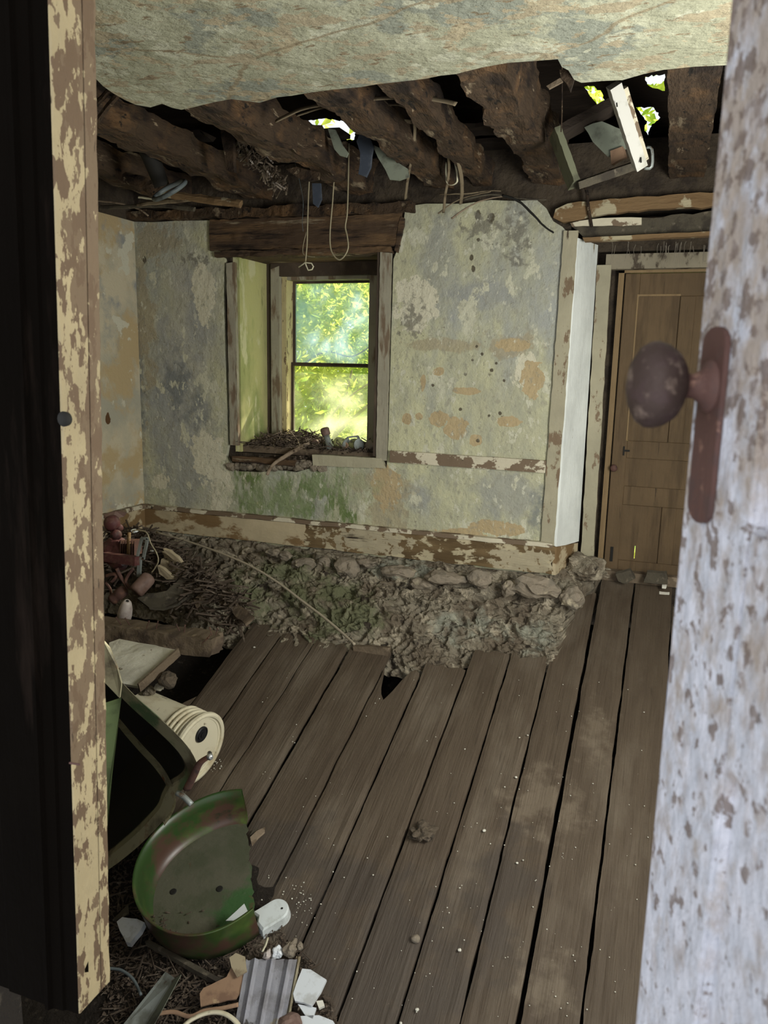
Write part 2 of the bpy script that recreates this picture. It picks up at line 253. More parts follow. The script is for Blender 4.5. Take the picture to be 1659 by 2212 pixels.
def glass(name, dirt, lo, hi, tint, corner=False):
    m = bpy.data.materials.new(name); m.use_nodes = True; MATS[name] = m
    nt = m.node_tree; N = nt.nodes; L = nt.links; N.remove(N['Principled BSDF'])
    t = N.new('ShaderNodeBsdfTransparent'); g = N.new('ShaderNodeBsdfGlossy'); g.inputs['Roughness'].default_value = .05
    tl = N.new('ShaderNodeBsdfTranslucent'); tl.inputs[0].default_value = (*tint, 1)
    tc = N.new('ShaderNodeTexCoord'); nz = N.new('ShaderNodeTexNoise'); nz.inputs['Scale'].default_value = 3.5; nz.inputs['Detail'].default_value = 8
    L.new(tc.outputs['Object'], nz.inputs[0])
    mr = N.new('ShaderNodeMapRange'); mr.inputs[1].default_value = .35; mr.inputs[2].default_value = .65; mr.inputs[3].default_value = lo; mr.inputs[4].default_value = hi
    L.new(nz.outputs[0], mr.inputs[0])
    fac = mr.outputs[0]
    if corner:                                     # blue haze painted into the dirty pane, strongest at the upper left
        ds = N.new('ShaderNodeVectorMath'); ds.operation = 'DISTANCE'; L.new(tc.outputs['Object'], ds.inputs[0]); ds.inputs[1].default_value = (.22, .13, 1.15)
        m2 = N.new('ShaderNodeMapRange'); m2.inputs[1].default_value = .15; m2.inputs[2].default_value = .75; m2.inputs[3].default_value = 1.5; m2.inputs[4].default_value = .25
        L.new(ds.outputs['Value'], m2.inputs[0]); mm = N.new('ShaderNodeMath'); mm.operation = 'MULTIPLY'; L.new(fac, mm.inputs[0]); L.new(m2.outputs[0], mm.inputs[1]); fac = mm.outputs[0]
    a = N.new('ShaderNodeMixShader'); L.new(fac, a.inputs[0]); L.new(t.outputs[0], a.inputs[1]); L.new(tl.outputs[0], a.inputs[2])
    b = N.new('ShaderNodeMixShader'); b.inputs[0].default_value = .04; L.new(a.outputs[0], b.inputs[1]); L.new(g.outputs[0], b.inputs[2])
    L.new(b.outputs[0], N['Material Output'].inputs[0])
glass('glass_hazy', .4, .10, .50, (.42, .60, .86), True)
glass('glass_clear', .1, .04, .20, (.95, 1.0, .75))

# ------------------------------------------------------------------ mesh helpers
def nz(p, s, seed=0): return noise.noise_vector(V((p[0] * s + seed * 7.3, p[1] * s - seed * 3.1, p[2] * s + seed)))
def rough(bm, amp, s, seed=0, amp2=0):
    for v in bm.verts:
        c = v.co.copy(); v.co += nz(c, s, seed) * amp
        if amp2: v.co += nz(c, s * 4, seed + 3) * amp2
def quadbox(bm, c):                                # 8 corners: bottom 4 ccw, top 4 ccw
    v = [bm.verts.new(p) for p in c]
    for f in ((3, 2, 1, 0), (4, 5, 6, 7), (0, 1, 5, 4), (1, 2, 6, 5), (2, 3, 7, 6), (3, 0, 4, 7)): bm.faces.new([v[i] for i in f])
    return v
def box(bm, a, b):
    x0, y0, z0 = a; x1, y1, z1 = b
    quadbox(bm, [(x0, y0, z0), (x1, y0, z0), (x1, y1, z0), (x0, y1, z0), (x0, y0, z1), (x1, y0, z1), (x1, y1, z1), (x0, y1, z1)])
def bar(bm, p0, p1, w, t, up=(0, 0, 1), nl=1, jag=0.0):     # plank from p0 to p1, w across, t along up
    p0, p1 = V(p0), V(p1); d = (p1 - p0).normalized(); up = V(up); s = d.cross(up).normalized(); u = s.cross(d).normalized()
    rings = []
    for i in range(nl + 1):
        c = p0.lerp(p1, i / nl); j = jag * R.uniform(-1, 1); e = jag * R.uniform(-1, 1)
        rings.append([bm.verts.new(c + s * (w / 2 + j) * a + u * t / 2 * b) for a, b in ((-1, -1), (1, -1), (1, 1), (-1, 1))])
    if jag:
        for k, rg in ((-1, rings[0]), (1, rings[-1])):
            for v in rg: v.co += d * k * R.uniform(-1, 1) * jag * 2
    for a, b in zip(rings, rings[1:]):
        for i in range(4): bm.faces.new((a[i], a[(i + 1) % 4], b[(i + 1) % 4], b[i]))
    bm.faces.new(rings[0][::-1]); bm.faces.new(rings[-1])
def beam(bm, p0, p1, w, h, nl=60, amp=.02, s=6, seed=0, up=(0, 0, 1), m=5, taper=0, ragged=0.0):
    p0, p1 = V(p0), V(p1); L = (p1 - p0).length; d = (p1 - p0).normalized(); sd = d.cross(V(up)).normalized(); u = sd.cross(d).normalized()
    per = [(-1 + 2 * i / m, -1) for i in range(m)] + [(1, -1 + 2 * i / m) for i in range(m)] + [(1 - 2 * i / m, 1) for i in range(m)] + [(-1, 1 - 2 * i / m) for i in range(m)]
    rings = []
    for i in range(nl + 1):
        c = p0 + d * L * i / nl; ring = []
        k = 1 - taper * (i / nl)
        for a, b in per:
            co = c + sd * a * w / 2 * k + u * b * h / 2 * k
            co += nz(co * 1.0, s, seed) * amp + nz(co, s * 3.3, seed + 5) * amp * .5
            if ragged and i in (0, nl): co += d * R.uniform(-1, 1) * ragged
            ring.append(bm.verts.new(co))
        rings.append(ring)
    n = len(per)
    for a, b in zip(rings, rings[1:]):
        for i in range(n): bm.faces.new((a[i], a[(i + 1) % n], b[(i + 1) % n], b[i]))
    bm.faces.new(rings[0][::-1]); bm.faces.new(rings[-1])
def smoothpath(pts, k=6):
    pts = [V(p) for p in pts]; out = []
    for i in range(len(pts) - 1):
        a, b, c, d = pts[max(i - 1, 0)], pts[i], pts[i + 1], pts[min(i + 2, len(pts) - 1)]
        for j in range(k):
            t = j / k
            out.append(.5 * ((2 * b) + (c - a) * t + (2 * a - 5 * b + 4 * c - d) * t * t + (3 * b - a - 3 * c + d) * t ** 3))
    out.append(pts[-1]); return out
def tube(bm, pts, r, n=8, smooth=6, flat=1.0, r1=None, closed=False):
    P = smoothpath(pts, smooth) if smooth else [V(p) for p in pts]
    rings = []; side = None
    for i, p in enumerate(P):
        d = (P[min(i + 1, len(P) - 1)] - P[max(i - 1, 0)]).normalized()
        if side is None: side = d.orthogonal().normalized()
        side = (side - d * side.dot(d)).normalized(); u = d.cross(side)
        rr = r if r1 is None else r + (r1 - r) * i / (len(P) - 1)
        rings.append([bm.verts.new(p + (side * math.cos(2 * math.pi * k / n) + u * math.sin(2 * math.pi * k / n) * flat) * rr) for k in range(n)])
    for a, b in zip(rings, rings[1:]):
        for i in range(n): bm.faces.new((a[i], a[(i + 1) % n], b[(i + 1) % n], b[i]))
    bm.faces.new(rings[0][::-1]); bm.faces.new(rings[-1])
def lathe(bm, prof, o, axis, n=32, cap=True, arc=None):  # prof: (r, h) along axis
    o = V(o); ax = V(axis).normalized(); s = ax.orthogonal().normalized(); u = ax.cross(s); rings = []
    for r, h in prof:
        rings.append([bm.verts.new(o + ax * h + (s * math.cos(2 * math.pi * k / n) + u * math.sin(2 * math.pi * k / n)) * max(r, 1e-4)) for k in range(n)])
    for a, b in zip(rings, rings[1:]):
        for i in range(n): bm.faces.new((a[i], a[(i + 1) % n], b[(i + 1) % n], b[i]))
    if cap: bm.faces.new(rings[0][::-1]); bm.faces.new(rings[-1])
def prism(bm, pts, ext):                           # flat polygon given by 3-D points, thickened by vector ext
    ext = V(ext); a = [bm.verts.new(V(p)) for p in pts]; b = [bm.verts.new(V(p) + ext) for p in pts]; n = len(a)
    bm.faces.new(a[::-1]); bm.faces.new(b)
    for i in range(n): bm.faces.new((a[i], a[(i + 1) % n], b[(i + 1) % n], b[i]))
def jag(pts, step, amp, ax=None, closed=True):     # subdivide an outline and make it ragged
    out = []; n = len(pts)
    for i in range(n if closed else n - 1):
        a, b = V(pts[i]), V(pts[(i + 1) % n]); k = max(1, int((b - a).length / step))
        for j in range(k):
            p = a.lerp(b, j / k)
            if j: 
                q_ = V((R.uniform(-1, 1), R.uniform(-1, 1), R.uniform(-1, 1))) * amp
                if ax is not None: q_ -= V(ax) * q_.dot(V(ax))
                p = p + q_
            out.append(p)
    if not closed: out.append(V(pts[-1]))
    return out
def lump(bm, c, r, seed=0, sub=3, amp=.35, sq=(1, 1, 1), rot=None):
    res = bmesh.ops.create_icosphere(bm, subdivisions=sub, radius=1.0)
    rt = rot or Matrix.Identity(3)
    for v in res['verts']:
        d = v.co.copy(); k = 1 + amp * noise.noise(d * 1.4 + V((seed * 5.1, seed * 2.3, seed))) + amp * .4 * noise.noise(d * 4 + V((seed, 0, 0)))
        v.co = V(c) + rt @ V((d.x * sq[0], d.y * sq[1], d.z * sq[2])) * r * k
def obj(name, bm, m, parent=None, smooth=False, kind=None, origin='base', sharp=None):
    bmesh.ops.recalc_face_normals(bm, faces=bm.faces)
    me = bpy.data.meshes.new(name)
    if origin == 'base' and parent is None and kind != 'structure' and len(bm.verts):
        lo = V((min(v.co.x for v in bm.verts), min(v.co.y for v in bm.verts), min(v.co.z for v in bm.verts)))
        hi = V((max(v.co.x for v in bm.verts), max(v.co.y for v in bm.verts), max(v.co.z for v in bm.verts)))
        org = V(((lo.x + hi.x) / 2, (lo.y + hi.y) / 2, lo.z))
    elif parent is not None:
        org = V((0, 0, 0)); p = parent
        while p is not None: org += p.location; p = p.parent
    else: org = V((0, 0, 0))
    for v in bm.verts: v.co -= org
    bm.to_mesh(me); bm.free()
    o = bpy.data.objects.new(name, me); COL.objects.link(o); me.materials.append(MATS[m])
    if parent is not None: o.parent = parent
    else: o.location = org
    if smooth:
        for f in me.polygons: f.use_smooth = True
    if kind: o['kind'] = kind
    return o
def tag(o, label, cat, group=None, kind=None):
    o['label'] = label; o['category'] = cat
    if group: o['group'] = group
    if kind: o['kind'] = kind
    return o
def thing(name, loc, label=None, cat=None, group=None, kind=None):
    o = bpy.data.objects.new(name, None); COL.objects.link(o); o.location = loc; o.empty_display_size = .05
    if label: o['label'] = label
    if cat: o['category'] = cat
    if group: o['group'] = group
    if kind: o['kind'] = kind
    return o
def B(): return bmesh.new()
def bx(name, a, b, m, parent=None, kind=None, bev=0):
    bm = B(); box(bm, a, b)
    if bev: bmesh.ops.bevel(bm, geom=bm.edges[:], offset=bev, segments=2, affect='EDGES')
    return obj(name, bm, m, parent, kind=kind)

# ================================================================== STRUCTURE
XL, XR = -3.765, 1.25
# --- far wall: stone core with window and door openings, plaster skin in front
WX0, WX1 = at(512, 570).x, at(822, 545).x          # window recess
WZ0, WZ1 = at(515, 962).z, at(700, 548).z
DX0 = at(1200, 1175).x + .02; DX1 = .48
DZ1 = at(1380, 500).z + .03
def core():
    bm = B(); y0, y1 = 5.03, 5.60
    for a, b in (((XL - .3, y0, -3.2), (WX0 - .05, y1, 1.30)), ((WX0 - .05, y0, -3.2), (WX1 + .04, y1, WZ0 - .055)), ((WX0 - .05, y0, WZ1 + .045), (WX1 + .04, y1, 1.30)),
                 ((WX1 + .04, y0, -3.2), (DX0 - .05, y1, 1.30)), ((DX0 - .05, y0, DZ1 + .10), (DX1, y1, 1.30)), ((DX1, y0, -3.2), (XR + .3, y1, 1.30)), ((DX0 - .05, 5.33, -3.2), (DX1, y1, -1.36)),
                 ((DX0 - .05, 5.412, -1.36), (-.30, y1, 1.2)), ((-.36, 5.412, .60), (DX1, y1, 1.2)), ((-.52, 5.315, .72), (DX1, 5.42, 1.2)), ((-.585, 5.30, -1.36), (-.50, 5.42, .9))): box(bm, a, b)
    return obj('wall_far', bm, 'stone_core', kind='structure')
far = core()
bm = B(); E_ = (0, .03, 0); yp = D
def P(x, y): return at(x, y, yp)
base_y = lambda x: at(312 + 0, 1120).z
zb = -1.33
cl = P(300, 478)
pl = [V((XL, yp, zb)), V((XL, yp, .974)), P(330, 480), P(380, 477), P(456, 476), P(463, 492), P(471, 520), P(478, 545), P(486, 562), P(482, 640), P(486, 760), P(490, 860), P(493, 960), P(489, 985), P(500, 1005), P(512, 1018), V((P(512, 1018).x, yp, zb))]
prism(bm, pl, E_)
lo_ = [V((P(512, 1018).x, yp, zb)), P(512, 1018), P(560, 1020), P(600, 1016), P(640, 1020), P(675, 1010), P(692, 1000), P(760, 1006), P(835, 1010), V((P(835, 1010).x, yp, zb))]
prism(bm, lo_, E_)
x0 = P(835, 1010).x
rt = [V((x0, yp, zb)), P(835, 1010), P(838, 980), P(843, 800), P(850, 560), P(858, 540), P(868, 510), P(872, 480), P(876, 446), P(920, 440), P(1000, 440), P(1060, 432), P(1110, 434), P(1160, 432), P(1180, 450), P(1195, 478), P(1215, 490), P(1224, 500), V((P(1200, 1170).x, yp, zb))]
prism(bm, rt, E_)
obj('wall_far_plaster', bm, 'old_plaster', kind='structure')
# left wall
bm = B(); box(bm, (XL - .3, .95, -3.2), (XL - .02, 5.6, 1.3)); obj('wall_left', bm, 'stone_core', kind='structure')
bm = B(); box(bm, (XL - .02, 1.1, -1.33), (XL, D, .974)); obj('wall_left_plaster', bm, 'side_plaster', kind='structure')
# right wall with the window that lights the room
bm = B()
for a, b in (((XR, -.2, -3.2), (XR + .25, 1.9, 1.3)), ((XR, 3.0, -3.2), (XR + .25, 5.6, 1.3)), ((XR, 1.9, -3.2), (XR + .25, 3.0, -.75)), ((XR, 1.9, .45), (XR + .25, 3.0, 1.3))): box(bm, a, b)
obj('wall_right', bm, 'side_plaster', kind='structure')
bm = B()
for a, b in (((XR + .05, 1.9, -.75), (XR + .11, 1.96, .45)), ((XR + .05, 2.94, -.75), (XR + .11, 3.0, .45)), ((XR + .05, 1.96, -.75), (XR + .11, 2.94, -.68)), ((XR + .05, 1.96, .39), (XR + .11, 2.94, .45)), ((XR + .06, 1.96, -.17), (XR + .10, 2.94, -.13))): box(bm, a, b)
obj('window_2', bm, 'casing_paint', kind='structure')
# near wall beside and above the doorway we look through
bm = B()
box(bm, (XL - .3, 1.02, -1.0), (-1.22, 1.14, 1.3)); box(bm, (-1.22, 1.02, .80), (XR, 1.14, 1.3)); box(bm, (.32, 1.02, -3.2), (XR, 1.14, .80)); obj('wall_near', bm, 'side_plaster', kind='structure')
bm = B(); box(bm, (XL - .3, 1.03, -3.2), (-1.22, 1.13, -1.0)); obj('wall_near_base', bm, 'earth', kind='structure')
# ceiling plaster with its broken edge
ZC = 1.05
edge = [(205, 168), (245, 202), (268, 215), (292, 226), (325, 232), (350, 224), (372, 233), (392, 237), (440, 226), (500, 214), (560, 222), (600, 210), (700, 196), (780, 188), (850, 178), (920, 170), (985, 160), (1040, 146), (1095, 136), (1150, 132), (1205, 128), (1214, 145), (1228, 152), (1240, 172), (1256, 179), (1300, 175), (1345, 173), (1390, 160), (1432, 151), (1500, 144), (1570, 141)]
ep = [atz(x, y, ZC) for x, y in edge]
outl = [V((XL, 1.05, ZC)), V((XL, 2.2, ZC)), V((-2.9, 2.35, ZC)), V((-2.3, 2.4, ZC))] + ep + [V((.6, 3.25, ZC)), V((XR, 3.3, ZC)), V((XR, 1.05, ZC))]
bm = B(); prism(bm, jag(outl, .06, .008, ax=(0, 0, 1)), (0, 0, .022)); obj('ceiling', bm, 'ceiling_plaster', kind='structure')
# ------------------------------------------------------------------ floor boards (sloping, rotten ends)
GX = [-2.80, -2.5, -2.25, -2.0, -1.755, -1.48, -1.25, -.995, -.77, -.545, -.33, -.115, .125, .36, .60, .84, 1.08]
ends = {0: 3.75, 1: 4.43, 2: 4.40, 3: 4.36, 4: 4.33, 5: 4.22, 6: 4.30, 7: 4.46, 8: 4.48, 9: 5.05, 10: 5.33, 11: 5.33, 12: 5.12, 13: 5.33, 14: 5.33, 15: 5.33}
bm = B()
for i in range(len(GX) - 1):
    xa, xb = GX[i] + .003 + R.uniform(0, .005), GX[i + 1] - .003 - R.uniform(0, .005)
    if i in (3, 9): xb -= .012
    ya, yb = (3.0 if i == 0 else 1.12), ends[i]
    nx, ny = 8, 110; h0 = R.uniform(-.004, .004); rows = []
    for j in range(ny + 1):
        row = []
        for k in range(nx + 1):
            t = k / nx; x = xa + (xb - xa) * t
            rag = .05 * noise.noise(V((x * 16, i * 3.3, 0))) + .03 * noise.noise(V((x * 60, i, 5)))
            if i == 5: rag -= .25 * math.exp(-((t - .35) / .28) ** 2)
            if i == 0: rag -= .5 * (1 - t)
            if i in (9,): rag += .25 * (t - .5)
            if i == 12: rag -= .22 * t
            if i in (1, 2, 3, 4): rag += .03 * noise.noise(V((x * 9, i, 9)))
            y = ya + (yb + rag - ya) * j / ny
            xx = x + (.006 * noise.noise(V((y * 5, i * 2 + (k > 3), 3))) + .003 * noise.noise(V((y * 22, i * 2 + (k > 3), 8))) if k in (0, nx) else 0)
            z = fz(y) + h0 - .004 * math.cos((t - .5) * math.pi) + .003 * noise.noise(V((x * 7, y * 3, 1))) - .006 * max(0, noise.noise(V((x * 30, y * 2.5, 4))))
            if k in (0, nx): z -= .006
            row.append((bm.verts.new((xx, y, z)), bm.verts.new((xx, y, z - .028))))
        rows.append(row)
    for j in range(ny):
        for k in range(nx):
            a, b, c, d = rows[j][k], rows[j][k + 1], rows[j + 1][k + 1], rows[j + 1][k]
            bm.faces.new((a[0], b[0], c[0], d[0])); bm.faces.new((d[1], c[1], b[1], a[1]))
        for k in (0, nx):
            a, b = rows[j][k], rows[j + 1][k]; bm.faces.new((a[0], b[0], b[1], a[1]))
    for j in (0, ny):
        for k in range(nx): a, b = rows[j][k], rows[j][k + 1]; bm.faces.new((a[0], b[0], b[1], a[1]))
obj('floor', bm, 'floor_wood', kind='structure', smooth=False)
# earth under the floor
bm = B(); n = 60; g = []
for j in range(n + 1):
    row = []
    for k in range(n + 1):
        x = XL - .1 + (XR + .3 - XL) * k / n; y = .9 + 4.4 * j / n
        z = fz(y) - .32 + .06 * noise.noise(V((x * 3, y * 3, 0))) + .02 * noise.noise(V((x * 14, y * 14, 0)))
        row.append(bm.verts.new((x, y, z)))
    g.append(row)
for j in range(n):
    for k in range(n): bm.faces.new((g[j][k], g[j][k + 1], g[j + 1][k + 1], g[j + 1][k]))
obj('ground_under_floor', bm, 'earth', kind='structure', smooth=True)
# ------------------------------------------------------------------ rubble footing under the far baseboard
bm = B(); nx, ny = 420, 90; g = []
X0, X1 = XL, -.50
def foot(u, v):
    x = X0 + (X1 - X0) * u
    yb = 4.36 + .12 * max(0, min(1, (x + 1.4) / .6)) + .03 * noise.noise(V((x * 3, 0, 0)))
    yb = min(yb, 4.24 + .2 * max(0, min(1, (x + 1.3) / .4)))
    yb = yb if x > -2.6 else yb + .15 * min(1, (-2.6 - x) / .6)
    top = V((x, 5.035, -1.27)); mid = V((x, (5.0 + yb) / 2 + .07, -1.50)); bot = V((x, yb, fz(yb) - .07))
    p = top.lerp(mid, v / .45) if v < .45 else mid.lerp(bot, (v - .45) / .55)
    return p
for j in range(ny + 1):
    row = []
    for k in range(nx + 1):
        u, v = k / nx, j / ny; p = foot(u, v)
        s = V((p.x, p.y * 1.3, p.z * 1.6))
        d1 = noise.voronoi(s * 6.5)[0]; cell = .035 * min(1, (d1[1] - d1[0]) * 2.0)
        d2 = noise.voronoi(s * 17 + V((3, 1, 2)))[0]; fine = .012 * min(1, (d2[1] - d2[0]) * 2)
        am = min(1, v * 6) * 1.0
        rid = .034 * (1 - abs(noise.noise(s * 8 + nz(s, 5, 4) * 1.5)) * 3) + .014 * (1 - abs(noise.noise(s * 24 + nz(s, 12, 5))) * 3)
        h = (cell * (1.2 if v < .35 else .5) + fine * (.5 if v < .35 else 1.1) + rid * .8 + .05 * noise.noise(s * 3)) * am - .03
        p += V((0, -.75, .62)) * h + nz(s, 14, 2) * .010
        if u > .985: p.y += (u - .985) * 6 * .3
        row.append(bm.verts.new(p))
    g.append(row)
for j in range(ny):
    for k in range(nx): bm.faces.new((g[j][k], g[j][k + 1], g[j + 1][k + 1], g[j + 1][k]))
# right-hand cheek of the footing, running back to the door sill
prev = [g[j][nx].co.copy() for j in range(ny + 1)]
st = [[g[j][nx] for j in range(ny + 1)]]
for q_ in range(1, 40):
    t = q_ / 39; col = []
    for j in range(ny + 1):
        v = j / ny; p = prev[j].lerp(V((-.33 + .03 * noise.noise(V((v * 4, 0, 1))), 5.33, -1.36 - .22 * v)), t)
        s = p * 1.0; p += V((.5, -.4, .7)) * (.035 * noise.noise(s * 11) + .02 * noise.noise(s * 27)) * math.sin(t * math.pi)
        col.append(bm.verts.new(p))
    st.append(col)
for a, b in zip(st, st[1:]):
    for j in range(ny): bm.faces.new((a[j], b[j], b[j + 1], a[j + 1]))
obj('wall_footing', bm, 'rubble', kind='structure', smooth=False)
bm = B()
for k, (x, y, r, s1, s2) in enumerate(((752, 1226, 30, 1, .75), (660, 1222, 26, 1.2, .6), (700, 1215, 16, 1, .7), (590, 1195, 14, 1.3, .7), (615, 1200, 14, 1.2, .7), (520, 1228, 14, 1, 1), (790, 1215, 18, 1.4, .5), (860, 1235, 26, 1.6, .5), (1035, 1250, 24, 1.1, .8), (1100, 1272, 16, 1, 1), (960, 1248, 30, 1.5, .5), (1155, 1268, 38, 1.4, .6), (1235, 1292, 26, 1, .9), (910, 1262, 20, 1.3, .6), (480, 1262, 14, 1, 1), (540, 1240, 16, 1.2, .7))):
    p = at(x, y, 4.84 if y < 1240 else 4.78); lump(bm, p, r * p.length / F, k, 3, .3, (s1, .7, s2))
rough(bm, .012, 22, 4, .006); obj('wall_footing_stones', bm, 'stone', kind='structure')

# ------------------------------------------------------------------ joists (each its own thing)
def joist(X, zbot, w, h, y0, y1, label, seed, dx=0, amp=.022, m='rotten_wood', dz=0):
    bm = B(); beam(bm, (X, y0, zbot + h / 2), (X + dx, y1, zbot + h / 2 + dz), w, h, 110, amp, 5, seed)
    o = obj('ceiling_joist', bm, m); tag(o, label, 'joist', 'joists'); return o
joist(-.76, 1.085, .18, .23, 1.2, 5.3, 'broad rotten joist left of the hanging wooden frame, splintered underside', 1, dx=-.03, amp=.03)
joist(-.01, 1.075, .19, .22, 1.2, 5.3, 'square dark joist beside the near door at the right edge of the ceiling hole', 2, amp=.010)
joist(-1.10, 1.10, .12, .13, 1.2, 5.25, 'thin round-backed joist between the broad one and the leafy roof hole', 3, dx=-.10, amp=.025)
joist(-1.43, 1.085, .13, .17, 1.2, 5.25, 'rotten joist just right of the leafy roof hole above the window', 4, dx=-.02, amp=.030)
joist(-2.14, 1.085, .16, .18, 1.2, 5.25, 'crumbling joist just left of the leafy roof hole, above the hanging wires', 5, dx=.16, amp=.035)
joist(-2.76, 1.09, .16, .17, 1.2, 5.25, 'rotten joist running to the wall left of the window', 6, dx=.02, amp=.032)
joist(-3.35, 1.09, .15, .17, 1.2, 5.25, 'leftmost dark joist, close to the left wall', 7, dx=-.02, amp=.025)
joist(.55, 1.05, .15, .20, 1.2, 5.3, 'joist hidden behind the near door, beyond the square dark one', 8, amp=.01)
# attic floor remains and roof, with holes
def poly_in(p, poly):
    c = False; n = len(poly)
    for i in range(n):
        a, b = poly[i], poly[(i + 1) % n]
        if (a[1] > p[1]) != (b[1] > p[1]) and p[0] < (b[0] - a[0]) * (p[1] - a[1]) / (b[1] - a[1]) + a[0]: c = not c
    return c
RP0, RN = V((0, 5.9, 1.35)), V((0, .6, 1)).normalized()
def onroof(x, y):
    d = ray(x, y); return d * (RP0.dot(RN) / d.dot(RN))
holes_px = [[(664, 262), (700, 256), (742, 262), (770, 282), (765, 302), (740, 300), (716, 304), (690, 294), (672, 282)],
            [(1262, 188), (1282, 186), (1300, 200), (1306, 216), (1290, 226), (1278, 210)],
            [(1394, 166), (1436, 160), (1436, 196), (1410, 190), (1398, 182)],
            [(1374, 232), (1412, 232), (1426, 254), (1408, 268), (1400, 292), (1392, 282), (1398, 262)],
            [(1004, 272), (1012, 270), (1014, 278), (1006, 280)]]
holes = [[(onroof(x, y).x, onroof(x, y).y) for x, y in h] for h in holes_px]
bm = B(); es = []
def rz(x, y): return 1.35 - .6 * (y - 5.9)
def loop(pts):
    v = [bm.verts.new((x, y, rz(x, y))) for x, y in pts]
    for a, b in zip(v, v[1:] + v[:1]): es.append(bm.edges.new((a, b)))
loop([(XL - .5, 1.0), (XR + .5, 1.0), (XR + .5, 6.2), (XL - .5, 6.2)])
for h in holes:
    loop([(p.x, p.y) for p in jag([V((x, y, 0)) for x, y in h], .015, .006, ax=(0, 0, 1))])
bmesh.ops.triangle_fill(bm, edges=es, use_beauty=True)
obj('roof', bm, 'dark_deck', kind='structure')
bm = B()
box(bm, (XL - .5, 5.60, 1.2), (XR + .5, 6.1, 1.26)); box(bm, (XL - .5, .9, 1.25), (XL - .3, 6.1, 4.3)); box(bm, (XR + .25, .9, 1.25), (XR + .45, 6.1, 4.3)); box(bm, (XL - .5, .9, 1.25), (XR + .5, 1.0, 4.4))
obj('roof_gable', bm, 'dark_deck', kind='structure')
bm = B()
for k in range(9):                                 # attic boards still lying over the joists near the chimney side
    y = 1.25 + .2 * k + R.uniform(-.01, .01); box(bm, (XL, y, 1.285), (XR, y + .18, 1.31))
for (a, b, y) in ((-3.7, -2.2, 3.2), (-3.7, -1.9, 3.42), (-3.6, -2.5, 3.66), (-.72, -.2, 3.15), (-3.7, -2.9, 4.0), (-2.4, -1.9, 4.5), (-3.7, -2.7, 4.3), (-1.3, -.8, 4.6), (-3.7, -2.9, 4.7), (-1.6, -.85, 4.9), (-3.5, -2.4, 4.9)):
    bar(bm, (a, y, 1.30), (b, y + R.uniform(-.03, .03), 1.30), .17, .022, nl=12, jag=.012)
obj('attic_boards', bm, 'dark_deck', kind='structure')

# ------------------------------------------------------------------ window 1
yw = 5.43
win = thing('window_1', V((WX0, yw, WZ0)), kind='structure')
bm = B(); yr0, yr1 = D + .01, yw + .17
box(bm, (WX0 - .05, yr0 + .02, WZ0 - .05), (WX0, yr1, WZ1)); 
obj('window_reveal', bm, 'green_reveal', win)
bm = B(); box(bm, (WX1, yr0 + .02, WZ0 - .05), (WX1 + .05, yr1, WZ1)); obj('window_reveal', bm, 'green_reveal', win)
gx0, gx1 = at(636, 700, 5.55).x, at(803, 700, 5.55).x
gz1, gz0 = at(720, 610, 5.55).z, at(700, 975, 5.55).z
zm = at(720, 789, 5.55).z
fx0 = at(586, 700, yw).x; fx1 = at(822, 700, yw).x
bm = B()
box(bm, (WX0, yw, WZ0 - .05), (at(590, 700, yw).x + .0, yw + .14, WZ1))
obj('window_jamb', bm, 'sash_wood', win)
bm = B(); xj0 = at(588, 700, yw).x; box(bm, (xj0, yw - .02, WZ0 - .04), (at(606, 700, yw).x, yw + .02, WZ1 - .02)); obj('window_jamb', bm, 'window_casing_paint', win)
bm = B(); box(bm, (at(606, 700, yw).x - .01, yw + .02, WZ0 - .04), (gx0 - .018, yw + .13, WZ1 - .03)); obj('window_jamb', bm, 'sunlit_jamb_paint', win)
bm = B(); box(bm, (gx1 + .015, yw + .02, WZ0 - .04), (WX1 + .02, yw + .16, WZ1 - .02)); obj('window_jamb', bm, 'window_casing_paint', win)
bm = B(); box(bm, (xj0, yw - .02, at(700, 596, yw).z), (WX1, yw + .03, WZ1 + .03)); rough(bm, .004, 8); obj('window_head', bm, 'sash_wood', win)
bm = B(); box(bm, (xj0 + .05, yw + .03, gz1 + .012), (WX1, yw + .16, gz1 + .05)); obj('window_head', bm, 'window_casing_paint', win)
bm = B(); box(bm, (WX0, 5.05, WZ0 - .05), (WX1, yw + .17, WZ0 - .0)); obj('window_sill', bm, 'old_board', win)
bm = B(); box(bm, (WX0 - .02, 5.03, WZ1), (WX1 + .02, yw + .1, WZ1 + .04)); rough(bm, .01, 6); obj('recess_soffit', bm, 'rotten_lintel', win)
def sash(name, z0, z1, y, g, gm):
    s = thing(name, V((0, 0, 0))); s.parent = win
    bm = B(); t = .028; fr = .022
    box(bm, (gx0 - fr, y, z0), (gx0, y + t, z1)); box(bm, (gx1, y, z0), (gx1 + fr, y + t, z1)); box(bm, (gx0, y, z1 - .024), (gx1, y + t, z1)); box(bm, (gx0, y, z0), (gx1, y + t, z0 + .028))
    o = obj('sash_frame', bm, 'sash_wood', s)
    bm = B(); box(bm, (gx0, y + .01, z0 + .02), (gx1, y + .014, z1 - .018)); obj('glass_pane', bm, gm, s)
# keep three levels: window > sash > frame / pane
sash('upper_sash', zm - .014, gz1 + .02, 5.56, None, 'glass_hazy')
sash('lower_sash', gz0 - .01, zm + .016, 5.53, None, 'glass_clear')
